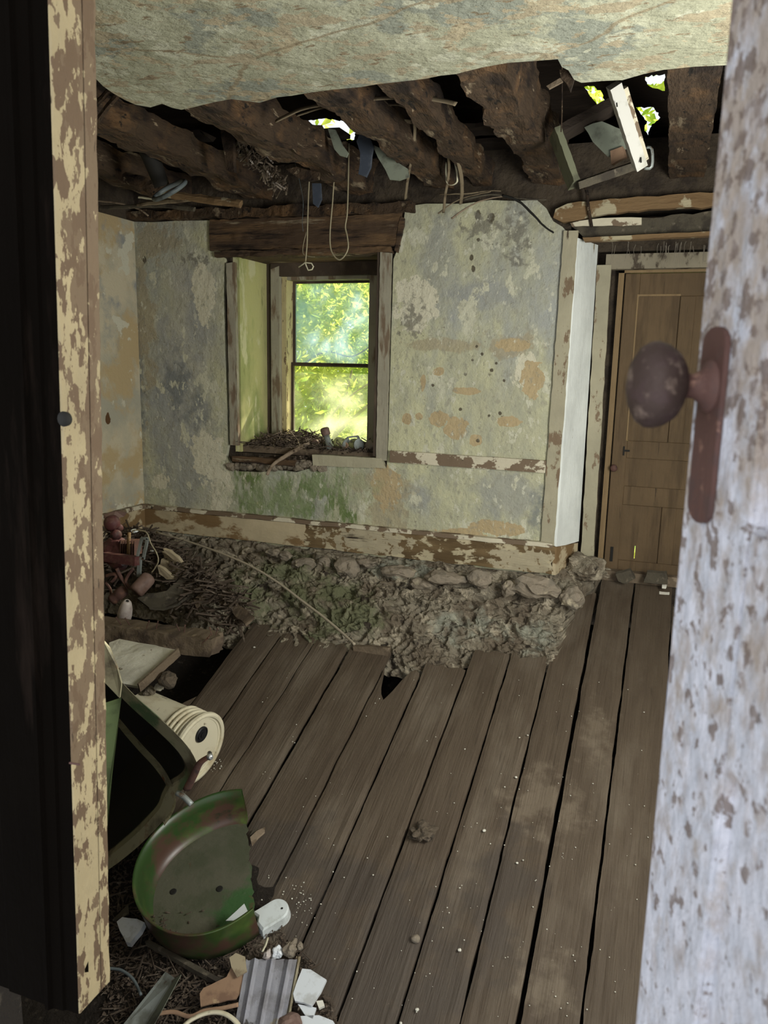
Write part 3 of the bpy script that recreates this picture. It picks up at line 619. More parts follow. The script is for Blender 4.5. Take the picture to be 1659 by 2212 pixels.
# casing round the recess
bm = B(); nl = 40
bar(bm, P(500, 568), P(508, 962), .068, .03, up=(0, -1, 0), nl=nl, jag=.002); t1 = obj('trim_1', bm, 'window_casing_paint', kind='structure')
bm = B(); bar(bm, P(835, 535), P(825, 995), .075, .034, up=(0, -1, 0), nl=nl, jag=.002); obj('trim_2', bm, 'window_casing_paint', kind='structure')
bm = B(); bar(bm, P(820, 545), P(810, 985), .022, .02, up=(0, -1, 0), nl=8); obj('trim_3', bm, 'sash_wood', kind='structure')
# sill front: rotten brown rail left, cream board right, broken rubble below
bm = B(); beam(bm, at(504, 990, 4.99), at(640, 1000, 4.99), .05, .045, 30, .006, 12, 3); obj('trim_4', bm, 'rotten_lintel', kind='structure')
bm = B(); prism(bm, jag([at(674, 982, 4.975), at(822, 990, 4.975), at(832, 1012, 4.975), at(676, 1006, 4.975)], .05, .002, ax=(0, 1, 0)), (0, .05, 0)); obj('trim_5', bm, 'cream_rail', kind='structure')
bm = B()
for k in range(16):
    x = 500 + k * 13; p = at(x, 1006 + R.uniform(-4, 5), 5.0); lump(bm, p, .032 + R.uniform(0, .012), k, 2, .4, (1.1, .7, .8))
obj('broken_sill_masonry', bm, 'stone', kind='structure')
# lintel
bm = B(); beam(bm, at(466, 512, 5.06), at(872, 500, 5.06), .16, .205, 90, .012, 5, 11); lint = obj('window_lintel', bm, 'rotten_lintel'); tag(lint, 'long rotten timber lintel over the window with horizontal grain', 'lintel')
bm = B(); beam(bm, at(474, 551, 5.03), at(850, 542, 5.03), .12, .04, 70, .012, 9, 12); o = obj('window_lintel', bm, 'rotten_lintel'); tag(o, 'thin splintered timber strip between the lintel and the window casing', 'lintel')
bm = B(); beam(bm, at(215, 470, 5.02), at(900, 452, 5.02), .14, .06, 100, .02, 7, 13); o = obj('wall_plate', bm, 'rotten_wood'); tag(o, 'rotten wall plate lying along the wall top above the window lintel', 'timber')
bm = B(); bar(bm, at(872, 470, 5.0), at(858, 545, 5.0), .03, .05, up=(0, -1, 0), nl=8, jag=.004); o = obj('wood_block', bm, 'rotten_lintel'); tag(o, 'short dark upright strip at the right end of the window lintel', 'timber')

# ------------------------------------------------------------------ baseboards and rails on the far wall
def line_board(name, a, b, h, t, m, y=D, nl=60, amp=.004, up=None, seed=0):
    bm = B(); beam(bm, a, b, t, h, nl, amp, 6, seed); return obj(name, bm, m, kind='structure')
zt = -1.118
line_board('baseboard_far_cap', V((XL + .02, D - .02, zt - .005)), V((-.625, D - .02, zt - .005)), .028, .05, 'rail_paint', amp=.005, seed=2)
bm = B(); beam(bm, V((XL + .01, D - .018, -1.222)), V((-2.38, D - .018, -1.225)), .03, .165, 60, .004, 6, 3, ragged=.04); obj('baseboard_far', bm, 'baseboard_paint', kind='structure')
bm = B(); beam(bm, V((-2.44, D - .012, -1.215)), V((-.615, D - .022, -1.222)), .03, .185, 90, .009, 5, 4, ragged=.02); obj('baseboard_far_right', bm, 'worn_baseboard', kind='structure')
bm = B(); prism(bm, [V((-.618, D - .04, -1.13)), V((-.618, D - .04, -1.315)), V((-.518, 5.28, -1.30)), V((-.518, 5.28, -1.16))], (.022, 0, 0)); obj('baseboard_reveal', bm, 'baseboard_paint', kind='structure')
bm = B(); beam(bm, V((XL + .01, 2.5, -1.222)), V((XL + .01, 4.98, -1.222)), .03, .165, 40, .003, 6, 6); obj('baseboard_left', bm, 'baseboard_paint', kind='structure')
bm = B(); beam(bm, V((XL + .02, 2.5, zt)), V((XL + .02, 4.98, zt)), .05, .028, 40, .003, 6, 6); obj('baseboard_left_cap', bm, 'rail_paint', kind='structure')
a, b = at(845, 985), at(1180, 1006)
bm = B(); beam(bm, V((a.x, D - .012, a.z)), V((b.x, D - .012, a.z - .005)), .028, .078, 50, .002, 6, 8); obj('trim_6', bm, 'rail_paint', kind='structure')

# ------------------------------------------------------------------ door recess and far door
bm = B(); bar(bm, P(1234, 500), P(1183, 1178), .085, .035, up=(0, -1, 0), nl=40, jag=.0025); obj('trim_7', bm, 'casing_paint', kind='structure')
cx = P(1200, 1000).x + .048
bm = B(); prism(bm, [V((P(1250, 515).x, D - .015, P(1250, 515).z)), V((P(1203, 1176).x, D - .015, -1.14)), V((at(1250, 1172, 5.29).x, 5.29, -1.15)), V((at(1291, 545, 5.29).x, 5.29, P(1250, 515).z))], (-.02, 0, 0)); obj('reveal_board', bm, 'board_white', kind='structure')
yd = 5.32
dz0 = -1.34; dx0 = at(1318, 900, yd + .04).x; dx1 = dx0 + .80; dz1 = at(1400, 590, yd + .04).z
xa, xb_ = at(1262, 800, yd).x, at(1297, 800, yd).x
bm = B(); bar(bm, V((( at(1292, 560, yd).x + at(1322, 560, yd).x) / 2, yd - .02, dz1 + .04)), V(((at(1255, 1190, yd).x + at(1286, 1190, yd).x) / 2, yd - .02, dz0)), .085, .04, up=(0, -1, 0), nl=30, jag=.003); obj('trim_8', bm, 'casing_paint', kind='structure')
bm = B(); box(bm, (dx0 - .09, yd - .03, dz1 + .02), (dx1 + .1, yd + .04, dz1 + .11)); rough(bm, .004, 8); obj('trim_9', bm, 'head_paint', kind='structure')
door = thing('door_1', V((dx0, yd + .06, dz0)), kind='structure')
yf = yd + .05
def dpx(y): return at(1400, y, yf).z
zr = [dz0, dz0 + .07, dpx(1094), dpx(1053), dpx(992), dpx(954), dpx(640), dz1]
bm = B()
sx = [dx0 + .03, dx0 + .12, dx0 + .37, dx0 + .46, dx0 + .71, dx1]
def dbox(x0, x1, z0, z1, y0=0, y1=.035): box(bm, (x0, yf + y0, z0), (x1, yf + y1, z1))
dbox(sx[0], sx[1], zr[0], zr[7]); dbox(sx[4], sx[5], zr[0], zr[7])
for a, b in ((0, 1), (2, 3), (4, 5), (6, 7)): dbox(sx[1], sx[4], zr[a], zr[b])
dbox(sx[2], sx[3], zr[1], zr[2]); dbox(sx[2], sx[3], zr[5], zr[6])
bmesh.ops.bevel(bm, geom=bm.edges[:], offset=.003, segments=1, affect='EDGES')
obj('door_frame_rails', bm, 'door_wood', door)
for (x0, x1, z0, z1) in ((sx[1], sx[2], zr[5], zr[6]), (sx[3], sx[4], zr[5], zr[6]), (sx[1], sx[4], zr[3], zr[4]), (sx[3], sx[4], zr[1], zr[2])):
    bm = B(); dbox(x0, x1, z0, z1, .014, .026); obj('door_panel', bm, 'door_wood', door)
bm = B(); xs = at(1371, 1190, yf).x; zs0, zs1 = at(1371, 1208, yf).z, at(1371, 1180, yf).z
dbox(sx[1], xs - .0025, zr[1], zr[2], .014, .026); dbox(xs + .003, sx[2], zr[1], zr[2], .014, .026); dbox(xs - .0025, xs + .003, zs1, zr[2], .014, .026); dbox(xs - .0025, xs + .003, zr[1], zs0, .014, .026)
obj('door_panel', bm, 'door_wood', door)
bm = B(); dbox(dx0 - .012, dx0 + .022, dz0, dz1 + .02, -.006, .03); obj('door_stop', bm, 'door_frame_wood', door)
bm = B(); dbox(dx0 - .012, dx1, dz1 + .004, dz1 + .02, -.006, .03); obj('door_stop', bm, 'door_frame_wood', door)
bm = B()
for (x0, x1, z0, z1) in ((sx[1] - .01, sx[2], zr[6], zr[6] + .012), (sx[1] - .01, sx[1], zr[5], zr[6])): dbox(x0, x1, z0, z1, -.004, .002)
obj('panel_moulding', bm, 'door_frame_wood', door)
kp = at(1326, 1011, yf - .03); bm = B(); lathe(bm, [(.006, 0), (.006, .02), (.021, .026), (.024, .036), (.019, .046), (.004, .05)], V((kp.x, yf, kp.z)), (0, -1, 0), 24); obj('door_knob', bm, 'rust', door, smooth=True)
kp = at(1350, 974, yf); bm = B(); box(bm, (kp.x - .012, yf - .006, kp.z - .03), (kp.x - .002, yf, kp.z + .03)); box(bm, (kp.x - .002, yf - .006, kp.z - .004), (kp.x + .03, yf, kp.z + .008)); obj('door_latch', bm, 'black_inside', door)
kp = at(1324, 1200, yf); bm = B(); box(bm, (kp.x - .018, yf - .006, kp.z - .04), (kp.x + .0, yf, kp.z + .06)); obj('door_hinge', bm, 'black_inside', door)
bm = B(); box(bm, (dx0 - .1, 5.30, -1.40), (dx1 + .1, 5.6, -1.335)); rough(bm, .004, 6); obj('trim_10', bm, 'old_board', kind='structure')
# timbers above the door recess, with a dark strip for the shaded gap
def slab(name, pts, Y, th, m, label, cat, jg=.006, st=.05, grp=None):
    bm = B(); prism(bm, jag([at(x, y, Y) for x, y in pts], st, jg, ax=(0, 1, 0)), (0, th, 0)); o = obj(name, bm, m); tag(o, label, cat, grp); return o
mat('ochre_wood', (.19, .12, .058), [dict(col=(.14, .085, .04), scale=6, lo=.5, hi=.62, stretch=(.4, 1, 2)), dict(col=(.40, .35, .23), scale=6, lo=.58, hi=.62, off=4)], bump=[(16, (.4, 1, 2), .015, 'noise')])
slab('broken_board', [(1200, 452), (1225, 440), (1300, 432), (1400, 424), (1560, 413), (1560, 446), (1400, 452), (1290, 466), (1215, 480), (1195, 470)], 4.97, .05, 'ochre_wood', 'ochre broken board with a split lower edge above the door recess', 'board')
slab('lath_board', [(1232, 482), (1300, 471), (1386, 470), (1386, 486), (1300, 488), (1236, 490)], 4.96, .012, 'rail_paint', 'short cream painted strip under the ochre board over the door recess', 'board')
slab('gap_shade_strip', [(1230, 486), (1560, 455), (1560, 500), (1262, 514)], 5.02, .03, 'dark_board', 'dark strip standing in for the shaded gap between the cream strip and the thin edge strip over the door', 'board')  # dark sheet added where there is only a shaded gap
slab('edge_strip', [(1258, 513), (1420, 505), (1560, 499), (1560, 508), (1420, 515), (1262, 521)], 4.97, .06, 'ochre_wood', 'thin straight cream edged strip along the top of the door recess', 'board', .002)
bm = B(); box(bm, (DX0 - .02, 5.06, DZ1 + .02), (DX1 + .1, yd, DZ1 + .06)); rough(bm, .01, 7); obj('recess_ceiling', bm, 'dark_deck', kind='structure')
bm = B()
for k in range(26):
    x = R.uniform(1300, 1540); p = at(x, 528 + R.uniform(-8, 4), 5.2); tube(bm, [p, p + V((R.uniform(-.01, .01), 0, -R.uniform(.02, .09))), p + V((R.uniform(-.02, .02), 0, -R.uniform(.06, .15)))], .002, 4, 3, r1=.0006)
o = obj('hanging_dirt_threads', bm, 'cobweb'); tag(o, 'dirty cobweb threads hanging over the far door head', 'cobweb', kind='stuff')
# earth heap and clods near the right end of the baseboard
for k, (x, y, r, sq, lb) in enumerate(((1262, 1226, 40, (1, .9, .62), 'brown clod of fallen daub at the foot of the white reveal board'), (1300, 1238, 22, (1.5, .8, .5), 'small flat daub clod between the big clod and the far door'),)):
    bm = B(); p = at(x, y, 5.12 + .22 * k); lump(bm, p, r * p.length / F, k + 40, 4, .4, sq); rough(bm, .008, 40, k); o = obj('daub_clod', bm, 'rubble'); tag(o, lb, 'rubble')
for k, (pts, lb, m) in enumerate((([(1330, 1240), (1362, 1232), (1372, 1250), (1352, 1262), (1336, 1256)], 'dark crumpled scrap on the floorboards before the far door', 'dark_board'), ([(1398, 1236), (1440, 1238), (1442, 1262), (1418, 1262), (1390, 1258)], 'grey wood chip at the board ends near the far door sill', 'dark_board'),
        ([(1424, 1282), (1446, 1284), (1438, 1292), (1426, 1296)], 'small bright white chip in the dark gap by the far door sill', 'crumb'), ([(1430, 1266), (1440, 1268), (1438, 1272), (1430, 1271)], 'tiny pale chip above the bright chip by the far door sill', 'crumb'))):
    bm = B(); ps = [at(x, y, 5.22) for x, y in pts]; prism(bm, jag(ps, .02, .003), (0, .02, .01)); o = obj('wood_chip' if m != 'crumb' else 'plaster_chip', bm, m); tag(o, lb, 'debris')

# ================================================================== NEAR LEFT JAMB
bz = -1.205
jn = at(170, 2190, .995); jx = -.905
def jx_at(z): return -.915 + .0 * z
jamb = thing('trim_11', V((-.92, 1.0, bz)), kind='structure')
bm = B()
top0, bot0 = at(103, 0, .995), at(170, 2190, .995)
top1, bot1 = at(205, 0, 1.085), at(237, 2120, 1.085)
def ext_up(b, t, z): 
    k = (z - b.z) / (t.z - b.z); return b.lerp(t, k)
A0, A1 = bot0, ext_up(bot0, top0, .80); C0, C1 = bot1, ext_up(bot1, top1, .80)
nl = 80; rings = []
for i in range(nl + 1):
    t = i / nl; a = A0.lerp(A1, t); c = C0.lerp(C1, t); e = .0025 * noise.noise(V((t * 40, 0, 0)))
    m1 = a.lerp(c, .70)
    ring = [a + V((0, 0, 0)), a.lerp(c, .03) + V((.002 + e, 0, 0)), m1 + V((.0, 0, 0)), m1 + V((-.004, .001, 0)), m1 + V((0, .003, 0)), c + V((e, 0, 0)), c + V((-.035, 0, 0)), a + V((-.035, 0, 0))]
    rings.append([bm.verts.new(p) for p in ring])
for a, b in zip(rings, rings[1:]):
    for i in range(8): bm.faces.new((a[i], a[(i + 1) % 8], b[(i + 1) % 8], b[i]))
bm.faces.new(rings[0][::-1]); bm.faces.new(rings[-1])
obj('jamb_board', bm, 'jamb_paint', jamb)
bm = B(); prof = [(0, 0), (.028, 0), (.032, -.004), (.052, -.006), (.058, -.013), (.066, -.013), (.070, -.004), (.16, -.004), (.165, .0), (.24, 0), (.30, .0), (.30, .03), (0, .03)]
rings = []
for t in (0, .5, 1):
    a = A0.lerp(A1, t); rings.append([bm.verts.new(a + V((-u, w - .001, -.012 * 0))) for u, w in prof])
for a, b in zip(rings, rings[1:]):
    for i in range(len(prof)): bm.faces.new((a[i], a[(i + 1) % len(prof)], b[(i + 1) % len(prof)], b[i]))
bm.faces.new(rings[0][::-1]); bm.faces.new(rings[-1]); obj('jamb_casing', bm, 'shaded_casing', jamb)
pk = at(140, 905, .985); bm = B(); lathe(bm, [(.002, 0), (.011, .003), (.012, .01), (.006, .016)], V((pk.x, .992, pk.z)), (0, -1, 0), 16); obj('bolt_head', bm, 'black_inside', jamb, smooth=True)
pk = at(150, 1648, .99); bm = B(); tube(bm, [pk, pk + V((.02, .002, 0))], .0018, 6, 0); obj('nail', bm, 'rust', jamb)

# ================================================================== NEAR RIGHT DOOR LEAF
dn = V((-.31, .95, 0)).normalized(); fn = V((-dn.y, dn.x, 0)).normalized()      # fn points left, out of the visible face
pp = ray(1545, 835) * .545
def facehit(x, y, off=0.0):
    d = ray(x, y); p0 = pp + fn * off; return d * (p0.dot(fn) / d.dot(fn))
se = (facehit(1500, 835) - pp).dot(dn)              # free edge along dn
z0d, z1d = -1.30, .74
ld = thing('door_2', pp + dn * (se - .74) + V((0, 0, z0d - pp.z)), kind='structure')
def dbar(bm, s0, s1, z0, z1, o0, o1):               # s measured from the free edge towards the hinge
    c = []
    for z in (z0, z1):
        for s, o in ((s0, o0), (s1, o0), (s1, o1), (s0, o1)):
            q_ = pp + dn * (se - s) + fn * o; c.append((q_.x, q_.y, z))
    quadbox(bm, c)
st_w = .118
zr1 = facehit(1620, 1140).z
bm = B()
for zi in range(24):
    pass
dbar(bm, 0, st_w, z0d, z1d, -.036, 0); dbar(bm, .60, .74, z0d, z1d, -.036, 0)
for z0, z1 in ((z0d, z0d + .2), (zr1 - .16, zr1), (z1d - .13, z1d)): dbar(bm, st_w, .60, z0, z1, -.036, 0)
bmesh.ops.bevel(bm, geom=bm.edges[:], offset=.003, segments=2, affect='EDGES')
obj('door_rails', bm, 'near_door_paint', ld)
bm = B(); dbar(bm, st_w - .004, .604, z0d + .19, zr1 - .15, -.028, -.009); obj('door_panel', bm, 'near_door_paint', ld)
bm = B(); dbar(bm, st_w - .004, .604, zr1 - .01, z1d - .12, -.028, -.009); obj('door_panel', bm, 'near_door_paint', ld)
zt_, zb_ = facehit(1560, 705).z, facehit(1528, 1135).z
sc_ = (se - 0) - (facehit(1545, 835) - pp).dot(dn)
bm = B(); pw = .021; pts = []
for k in range(9): 
    a = math.pi * k / 8; pts.append((sc_ - pw * math.cos(a), zt_ - .012 + .012 * math.sin(a)))
for k in range(9):
    a = math.pi * k / 8; pts.append((sc_ + pw * math.cos(a), zb_ + .012 - .012 * math.sin(a)))
lay = [pp + dn * (se - s) + fn * .0005 + V((0, 0, z - pp.z)) for s, z in pts]
prism(bm, lay, fn * .0035); plate = obj('lock_plate', bm, 'plate_rust', ld)
kb = pp + fn * .003
bm = B(); lathe(bm, [(.019, 0), (.018, .003), (.012, .007), (.0085, .012), (.0085, .018), (.012, .021), (.020, .024)], kb, fn, 36); obj('knob_neck', bm, 'plate_rust', ld, smooth=True)
bm = B(); lathe(bm, [(.008, .018), (.016, .021), (.024, .026), (.0285, .032), (.030, .038), (.0295, .043), (.026, .049), (.019, .0535), (.010, .056), (.001, .057)], kb, fn, 48); rough(bm, .0012, 60, 3); obj('door_knob', bm, 'knob_rust', ld, smooth=True)
# outer post the leaf hangs on
hp = pp + dn * (se - .76)
bm = B(); box(bm, (hp.x - .02, hp.y - .14, -1.45), (hp.x + .10, hp.y - .02, .80)); obj('trim_12', bm, 'casing_paint', kind='structure')
#@@PART2
# ================================================================== OUTSIDE THE WINDOW
def leaves(bm_pts, n, cen, ext, size, seed):
    rr = random.Random(seed); vs, fs = [], []
    for i in range(n):
        c = V([cen[k] + ext[k] * max(-1, min(1, rr.gauss(0, .5))) for k in range(3)])
        if noise.noise(c * 1.6 + V((seed, 0, 0))) < -.14: continue
        a = V((rr.uniform(-1, 1), rr.uniform(-1, 1), rr.uniform(-1, .6))).normalized(); b = a.cross(V((rr.uniform(-1, 1), rr.uniform(-1, 1), rr.uniform(-1, 1)))).normalized()
        L = size * rr.uniform(.6, 1.5); w = L * .17; k = len(vs)
        vs += [c, c + a * L * .45 + b * w, c + a * L, c + a * L * .45 - b * w]; fs.append((k, k + 1, k + 2, k + 3))
    return vs, fs
def foliage(parent, n, cen, ext, size, seed):
    vs, fs = leaves(None, n, cen, ext, size, seed)
    me = bpy.data.meshes.new('foliage'); me.from_pydata([v - parent.location for v in vs], [], fs); me.materials.append(MATS['leaf'])
    o = bpy.data.objects.new('foliage', me); COL.objects.link(o); o.parent = parent; o['kind'] = 'stuff'
def branch(parent, pts, r, r1):
    bm = B(); tube(bm, pts, r, 8, 6, r1=r1); obj('branch', bm, 'bark', parent, smooth=True)
bm = B(); box(bm, (-14, 5.65, -1.75), (8, 24, -1.6)); obj('ground', bm, 'leaf', kind='structure')
t = thing('bush', V((-3.2, 7.6, -1.6)), 'feathery yellow-green bush filling the lower window pane', 'bush')
foliage(t, 22000, (-3.5, 7.8, -.5), (1.7, 1.0, 1.3), .10, 1)
def W_(x, y, Y): return at(x, y, Y)
branch(t, [W_(690, 990, 7.2), W_(735, 930, 7.2), W_(790, 880, 7.1), W_(830, 850, 7.0)], .022, .012)
branch(t, [W_(700, 1000, 7.4), W_(722, 940, 7.3), W_(742, 880, 7.3), W_(760, 800, 7.3)], .020, .010)
branch(t, [W_(640, 1000, 7.0), W_(680, 950, 7.0), W_(740, 870, 6.9), W_(810, 820, 6.8)], .012, .006)
branch(t, [W_(640, 800, 7.4), W_(700, 760, 7.4), W_(760, 770, 7.3), W_(810, 740, 7.2)], .012, .006)
t = thing('tree', V((-3.0, 10.0, -1.6)), 'taller hazy green tree behind the upper window pane', 'tree')
foliage(t, 20000, (-4.0, 10.2, .7), (2.4, 1.6, 1.8), .15, 2)
branch(t, [V((-3.0, 10, -1.6)), V((-3.1, 10, 0)), V((-2.8, 10.1, 1.5)), V((-2.3, 10.2, 3))], .07, .03)
branch(t, [V((-3.1, 10, .2)), V((-3.8, 9.8, 1.1)), V((-4.5, 9.9, 1.8))], .04, .015)
t = thing('overhanging_tree', V((.9, 8.6, -1.6)), 'leafy branches seen through the holes in the roof', 'tree')
foliage(t, 9000, (-1.2, 8.0, 3.2), (2.8, 1.2, 1.0), .14, 3)
branch(t, [V((.9, 8.6, -1.6)), V((.8, 8.5, 1.0)), V((.2, 8.3, 2.7)), V((-1.0, 8.0, 3.3)), V((-2.4, 7.8, 3.5))], .08, .03)

# ================================================================== THINGS ON THE WINDOW SILL
zs = WZ0
def crumbs(name, n, f, size, m, label, cat, sticks=0.0, seed=5):
    rr = random.Random(seed); bm = B()
    for i in range(n):
        p, sc = f(rr); r = size * sc * rr.uniform(.5, 1.5)
        if rr.random() < sticks:
            d = V((rr.uniform(-1, 1), rr.uniform(-1, 1), rr.uniform(-.25, .35))).normalized() * r * rr.uniform(2, 6)
            tube(bm, [p - d, p + d], r * .22, 4, 0)
        else:
            c = [p + V((rr.uniform(-1, 1), rr.uniform(-1, 1), rr.uniform(-.6, .6))) * r for _ in range(4)]
            v = [bm.verts.new(x) for x in c]
            for f3 in ((0, 1, 2), (0, 3, 1), (1, 3, 2), (2, 3, 0)): bm.faces.new([v[k] for k in f3])
    o = obj(name, bm, m); tag(o, label, cat, kind='stuff'); return o
def sillp(rr):
    x = rr.uniform(WX0 + .02, WX1 - .08); y = rr.uniform(5.04, 5.42)
    t = (x - WX0) / (WX1 - WX0); h = .085 * math.exp(-((t - .28) / .22) ** 2) + .025 * math.exp(-((t - .9) / .15) ** 2) + .010
    h *= 1 if y > 5.12 else .6
    return V((x, y, zs + rr.uniform(-.01, 1) * h)), 1
crumbs('leaf_litter', 2600, sillp, .014, 'dark_crumb', 'dark heap of rotted leaves and twigs covering the window sill', 'debris', .35)
crumbs('straw_bits', 110, sillp, .012, 'lath', 'pale straw and twig bits scattered over the dark sill heap', 'debris', .95, 8)
crumbs('mortar_crumbs', 240, lambda rr: (lambda p: (p, 1))(at(rr.uniform(512, 690), rr.uniform(985, 1014), 5.0)), .012, 'dark_crumb', 'dark crumbs stuck in the broken masonry under the left of the sill', 'debris', .1, 9)
bm = B(); pth = [at(577, 1026, 4.90), at(588, 1005, 4.92), at(612, 988, 4.96), at(640, 972, 5.02), at(668, 958, 5.10)]; tube(bm, pth, .010, 8, 5, flat=.7, r1=.020); rough(bm, .004, 30); o = obj('driftwood_branch', bm, 'stick', smooth=True); tag(o, 'grey bent branch hanging over the left edge of the window sill', 'branch')
bm = B(); tube(bm, [at(600, 964, 5.15), at(620, 960, 5.2), at(642, 962, 5.25)], .007, 6, 3); o = obj('twig', bm, 'lath'); tag(o, 'thin pale twig lying behind the grey bent branch on the sill', 'twig')
# upright tube
tb = thing('metal_tube', at(716, 978, 5.10), 'grey torch-shaped tube leaning upright on the sill, wide brown head on top', 'tube')
a, b = at(716, 978, 5.10), at(702, 930, 5.13); ax = (b - a); L = ax.length
bm = B(); lathe(bm, [(.026, 0), (.030, .01), (.030, L * .33), (.024, L * .37), (.022, L * .6), (.022, L * .78)], a, ax, 24); obj('body', bm, 'grey_metal', tb, smooth=True)
bm = B(); lathe(bm, [(.022, L * .76), (.032, L * .82), (.033, L * 1.06), (.028, L * 1.10)], a, ax, 24); obj('head', bm, 'brown_cylinder', tb, smooth=True)
def can(x, y, L, r, tilt, lb, capm='ceramic'):
    c = at(x, y - 4, 5.12); t = thing('tin_can', c - V((0, 0, r)), lb, 'can', 'cans on the sill'); ax = V(tilt).normalized()
    bm = B(); lathe(bm, [(r * .96, -L / 2), (r, -L / 2 + .004), (r * .985, -L / 4), (r, 0), (r * .985, L / 4), (r, L / 2 - .004), (r * .96, L / 2)], c, ax, 28); rough(bm, .003, 20); obj('can_body', bm, 'can_label', t, smooth=True)
    bm = B(); lathe(bm, [(r * .98, L / 2), (r * 1.03, L / 2 + .002), (r * 1.03, L / 2 + .006), (r * .9, L / 2 + .006), (r * .88, L / 2 + .001)], c, ax, 28); obj('can_rim', bm, 'grey_metal', t)
    return t
can(738, 962, .09, .040, (.8, -.35, -.1), 'dented green-labelled can lying left of the other can, beside the grey tube')
can(768, 964, .08, .040, (.75, -.55, .05), 'green-labelled can lying right of the other can on the sill')
bm = B(); c = at(747, 962, 5.10); lathe(bm, [(.021, 0), (.021, .006), (.014, .008), (.012, .003)], c, (0.1, -1, .1), 24); o = obj('round_cap', bm, 'cardboard', smooth=True); tag(o, 'small round brown cap resting against the two green cans', 'cap')
bm = B(); c = at(684, 957, 5.2); lathe(bm, [(.024, 0), (.024, .03), (.018, .032)], c, (-.2, -1, .2), 24); o = obj('round_cap', bm, 'brown_cylinder', smooth=True); tag(o, 'dark round tin end poking out of the sill heap left of the grey tube', 'cap')
bm = B()
for a, b in (((750, 945), (772, 942)), ((772, 942), (776, 950)), ((750, 945), (753, 953)), ((753, 953), (776, 950))): bar(bm, at(*a, 5.12), at(*b, 5.12), .012, .02, up=(0, -1, 0))
o = obj('metal_clip', bm, 'grey_metal'); tag(o, 'small grey rectangular clip standing on top of the right green can', 'clip')
bm = B(); c = at(803, 966, 5.14); lump(bm, c, .050, 3, 3, .5, (.9, .8, 1.1)); o = obj('stone', bm, 'stone'); tag(o, 'lumpy grey stone at the right end of the window sill', 'stone')
bm = B(); c = at(520, 970, 5.10); lump(bm, c, .045, 5, 3, .4, (1.1, .8, .7)); o = obj('stone', bm, 'stone'); tag(o, 'brown stone at the left end of the window sill below the casing', 'stone')

# ================================================================== THINGS HANGING IN THE CEILING HOLE
def wire(name, pts, r, m, lb, cat, grp=None, n=6, k=6, **kw):
    bm = B(); tube(bm, pts, r, n, k, **kw); o = obj(name, bm, m, smooth=True); tag(o, lb, cat, grp); return o
A4 = lambda l, Y: [at(x, y, Y) for x, y in l]
wire('wire_loop', A4([(733, 300), (724, 360), (718, 440), (713, 500), (714, 535), (722, 553), (733, 561), (744, 553), (752, 535), (750, 510), (746, 490), (750, 460), (752, 400), (754, 310)], 4.6), .0048, 'wire', 'long U-shaped wire loop hanging in front of the lintel', 'wire')
ww = thing('hanging_wire', at(663, 575, 4.6), 'single straight wire hanging left of the U-shaped loop, with a bent square end', 'wire')
bm = B(); tube(bm, A4([(669, 366), (668, 390), (666, 430), (664, 500), (663, 530), (660, 565)], 4.6), .0048, 6, 5); obj('strand', bm, 'wire', ww, smooth=True)
bm = B(); tube(bm, A4([(645, 577), (660, 567), (673, 569), (677, 576), (674, 582), (666, 584), (661, 573), (659, 566)], 4.6), .0045, 6, 0); obj('bent_end', bm, 'pale_wire', ww, smooth=True)
bm = B(); tube(bm, A4([(662, 500), (655, 530), (655, 548), (664, 553), (680, 555)], 4.6), .002, 5, 5); obj('thin_loop', bm, 'wire', ww, smooth=True)
wire('thin_wire', A4([(636, 345), (650, 405), (655, 440), (653, 480), (655, 500)], 4.65), .0018, 'rubber_grey', 'very thin dark wire hanging left of the wire with the square end', 'wire')
def lathstrip(pts, w, lb, Y0, Y1, m='lath', t=.35):
    n = len(pts); P_ = [at(x, y, Y0 + (Y1 - Y0) * i / (n - 1)) for i, (x, y) in enumerate(pts)]
    bm = B(); tube(bm, P_, w, 8, 6, flat=t); rough(bm, .003, 12); o = obj('split_lath', bm, m, smooth=True); tag(o, lb, 'lath'); return o
lathstrip([(595, 262), (650, 236), (720, 222), (800, 214), (870, 210), (940, 214), (985, 225)], .016, 'broad bent lath arching under the ceiling edge', 3.6, 3.6, t=.3)
lathstrip([(640, 250), (700, 232), (780, 224), (860, 226), (920, 236)], .010, 'thin bent lath just below the broad arching one', 3.7, 3.8)
lathstrip([(858, 222), (886, 236), (896, 270), (893, 320), (886, 360), (880, 395), (876, 430)], .011, 'lath curving down from the arch to the right end of the lintel', 3.8, 4.7)
lathstrip([(862, 262), (900, 266), (950, 290), (980, 320), (992, 360), (998, 400), (996, 440)], .012, 'curved lath hanging to the wall top, right of its thinner twin', 4.0, 4.8)
lathstrip([(790, 264), (850, 258), (900, 272), (945, 300), (965, 330), (970, 370), (962, 420), (958, 460)], .008, 'thin curved lath hanging left of its thicker twin near the wall top', 4.05, 4.85)
lathstrip([(982, 350), (988, 392), (966, 396), (964, 350)], .006, 'short narrow lath loop between the two hanging curved laths', 4.6, 4.7, 'pale_wire')
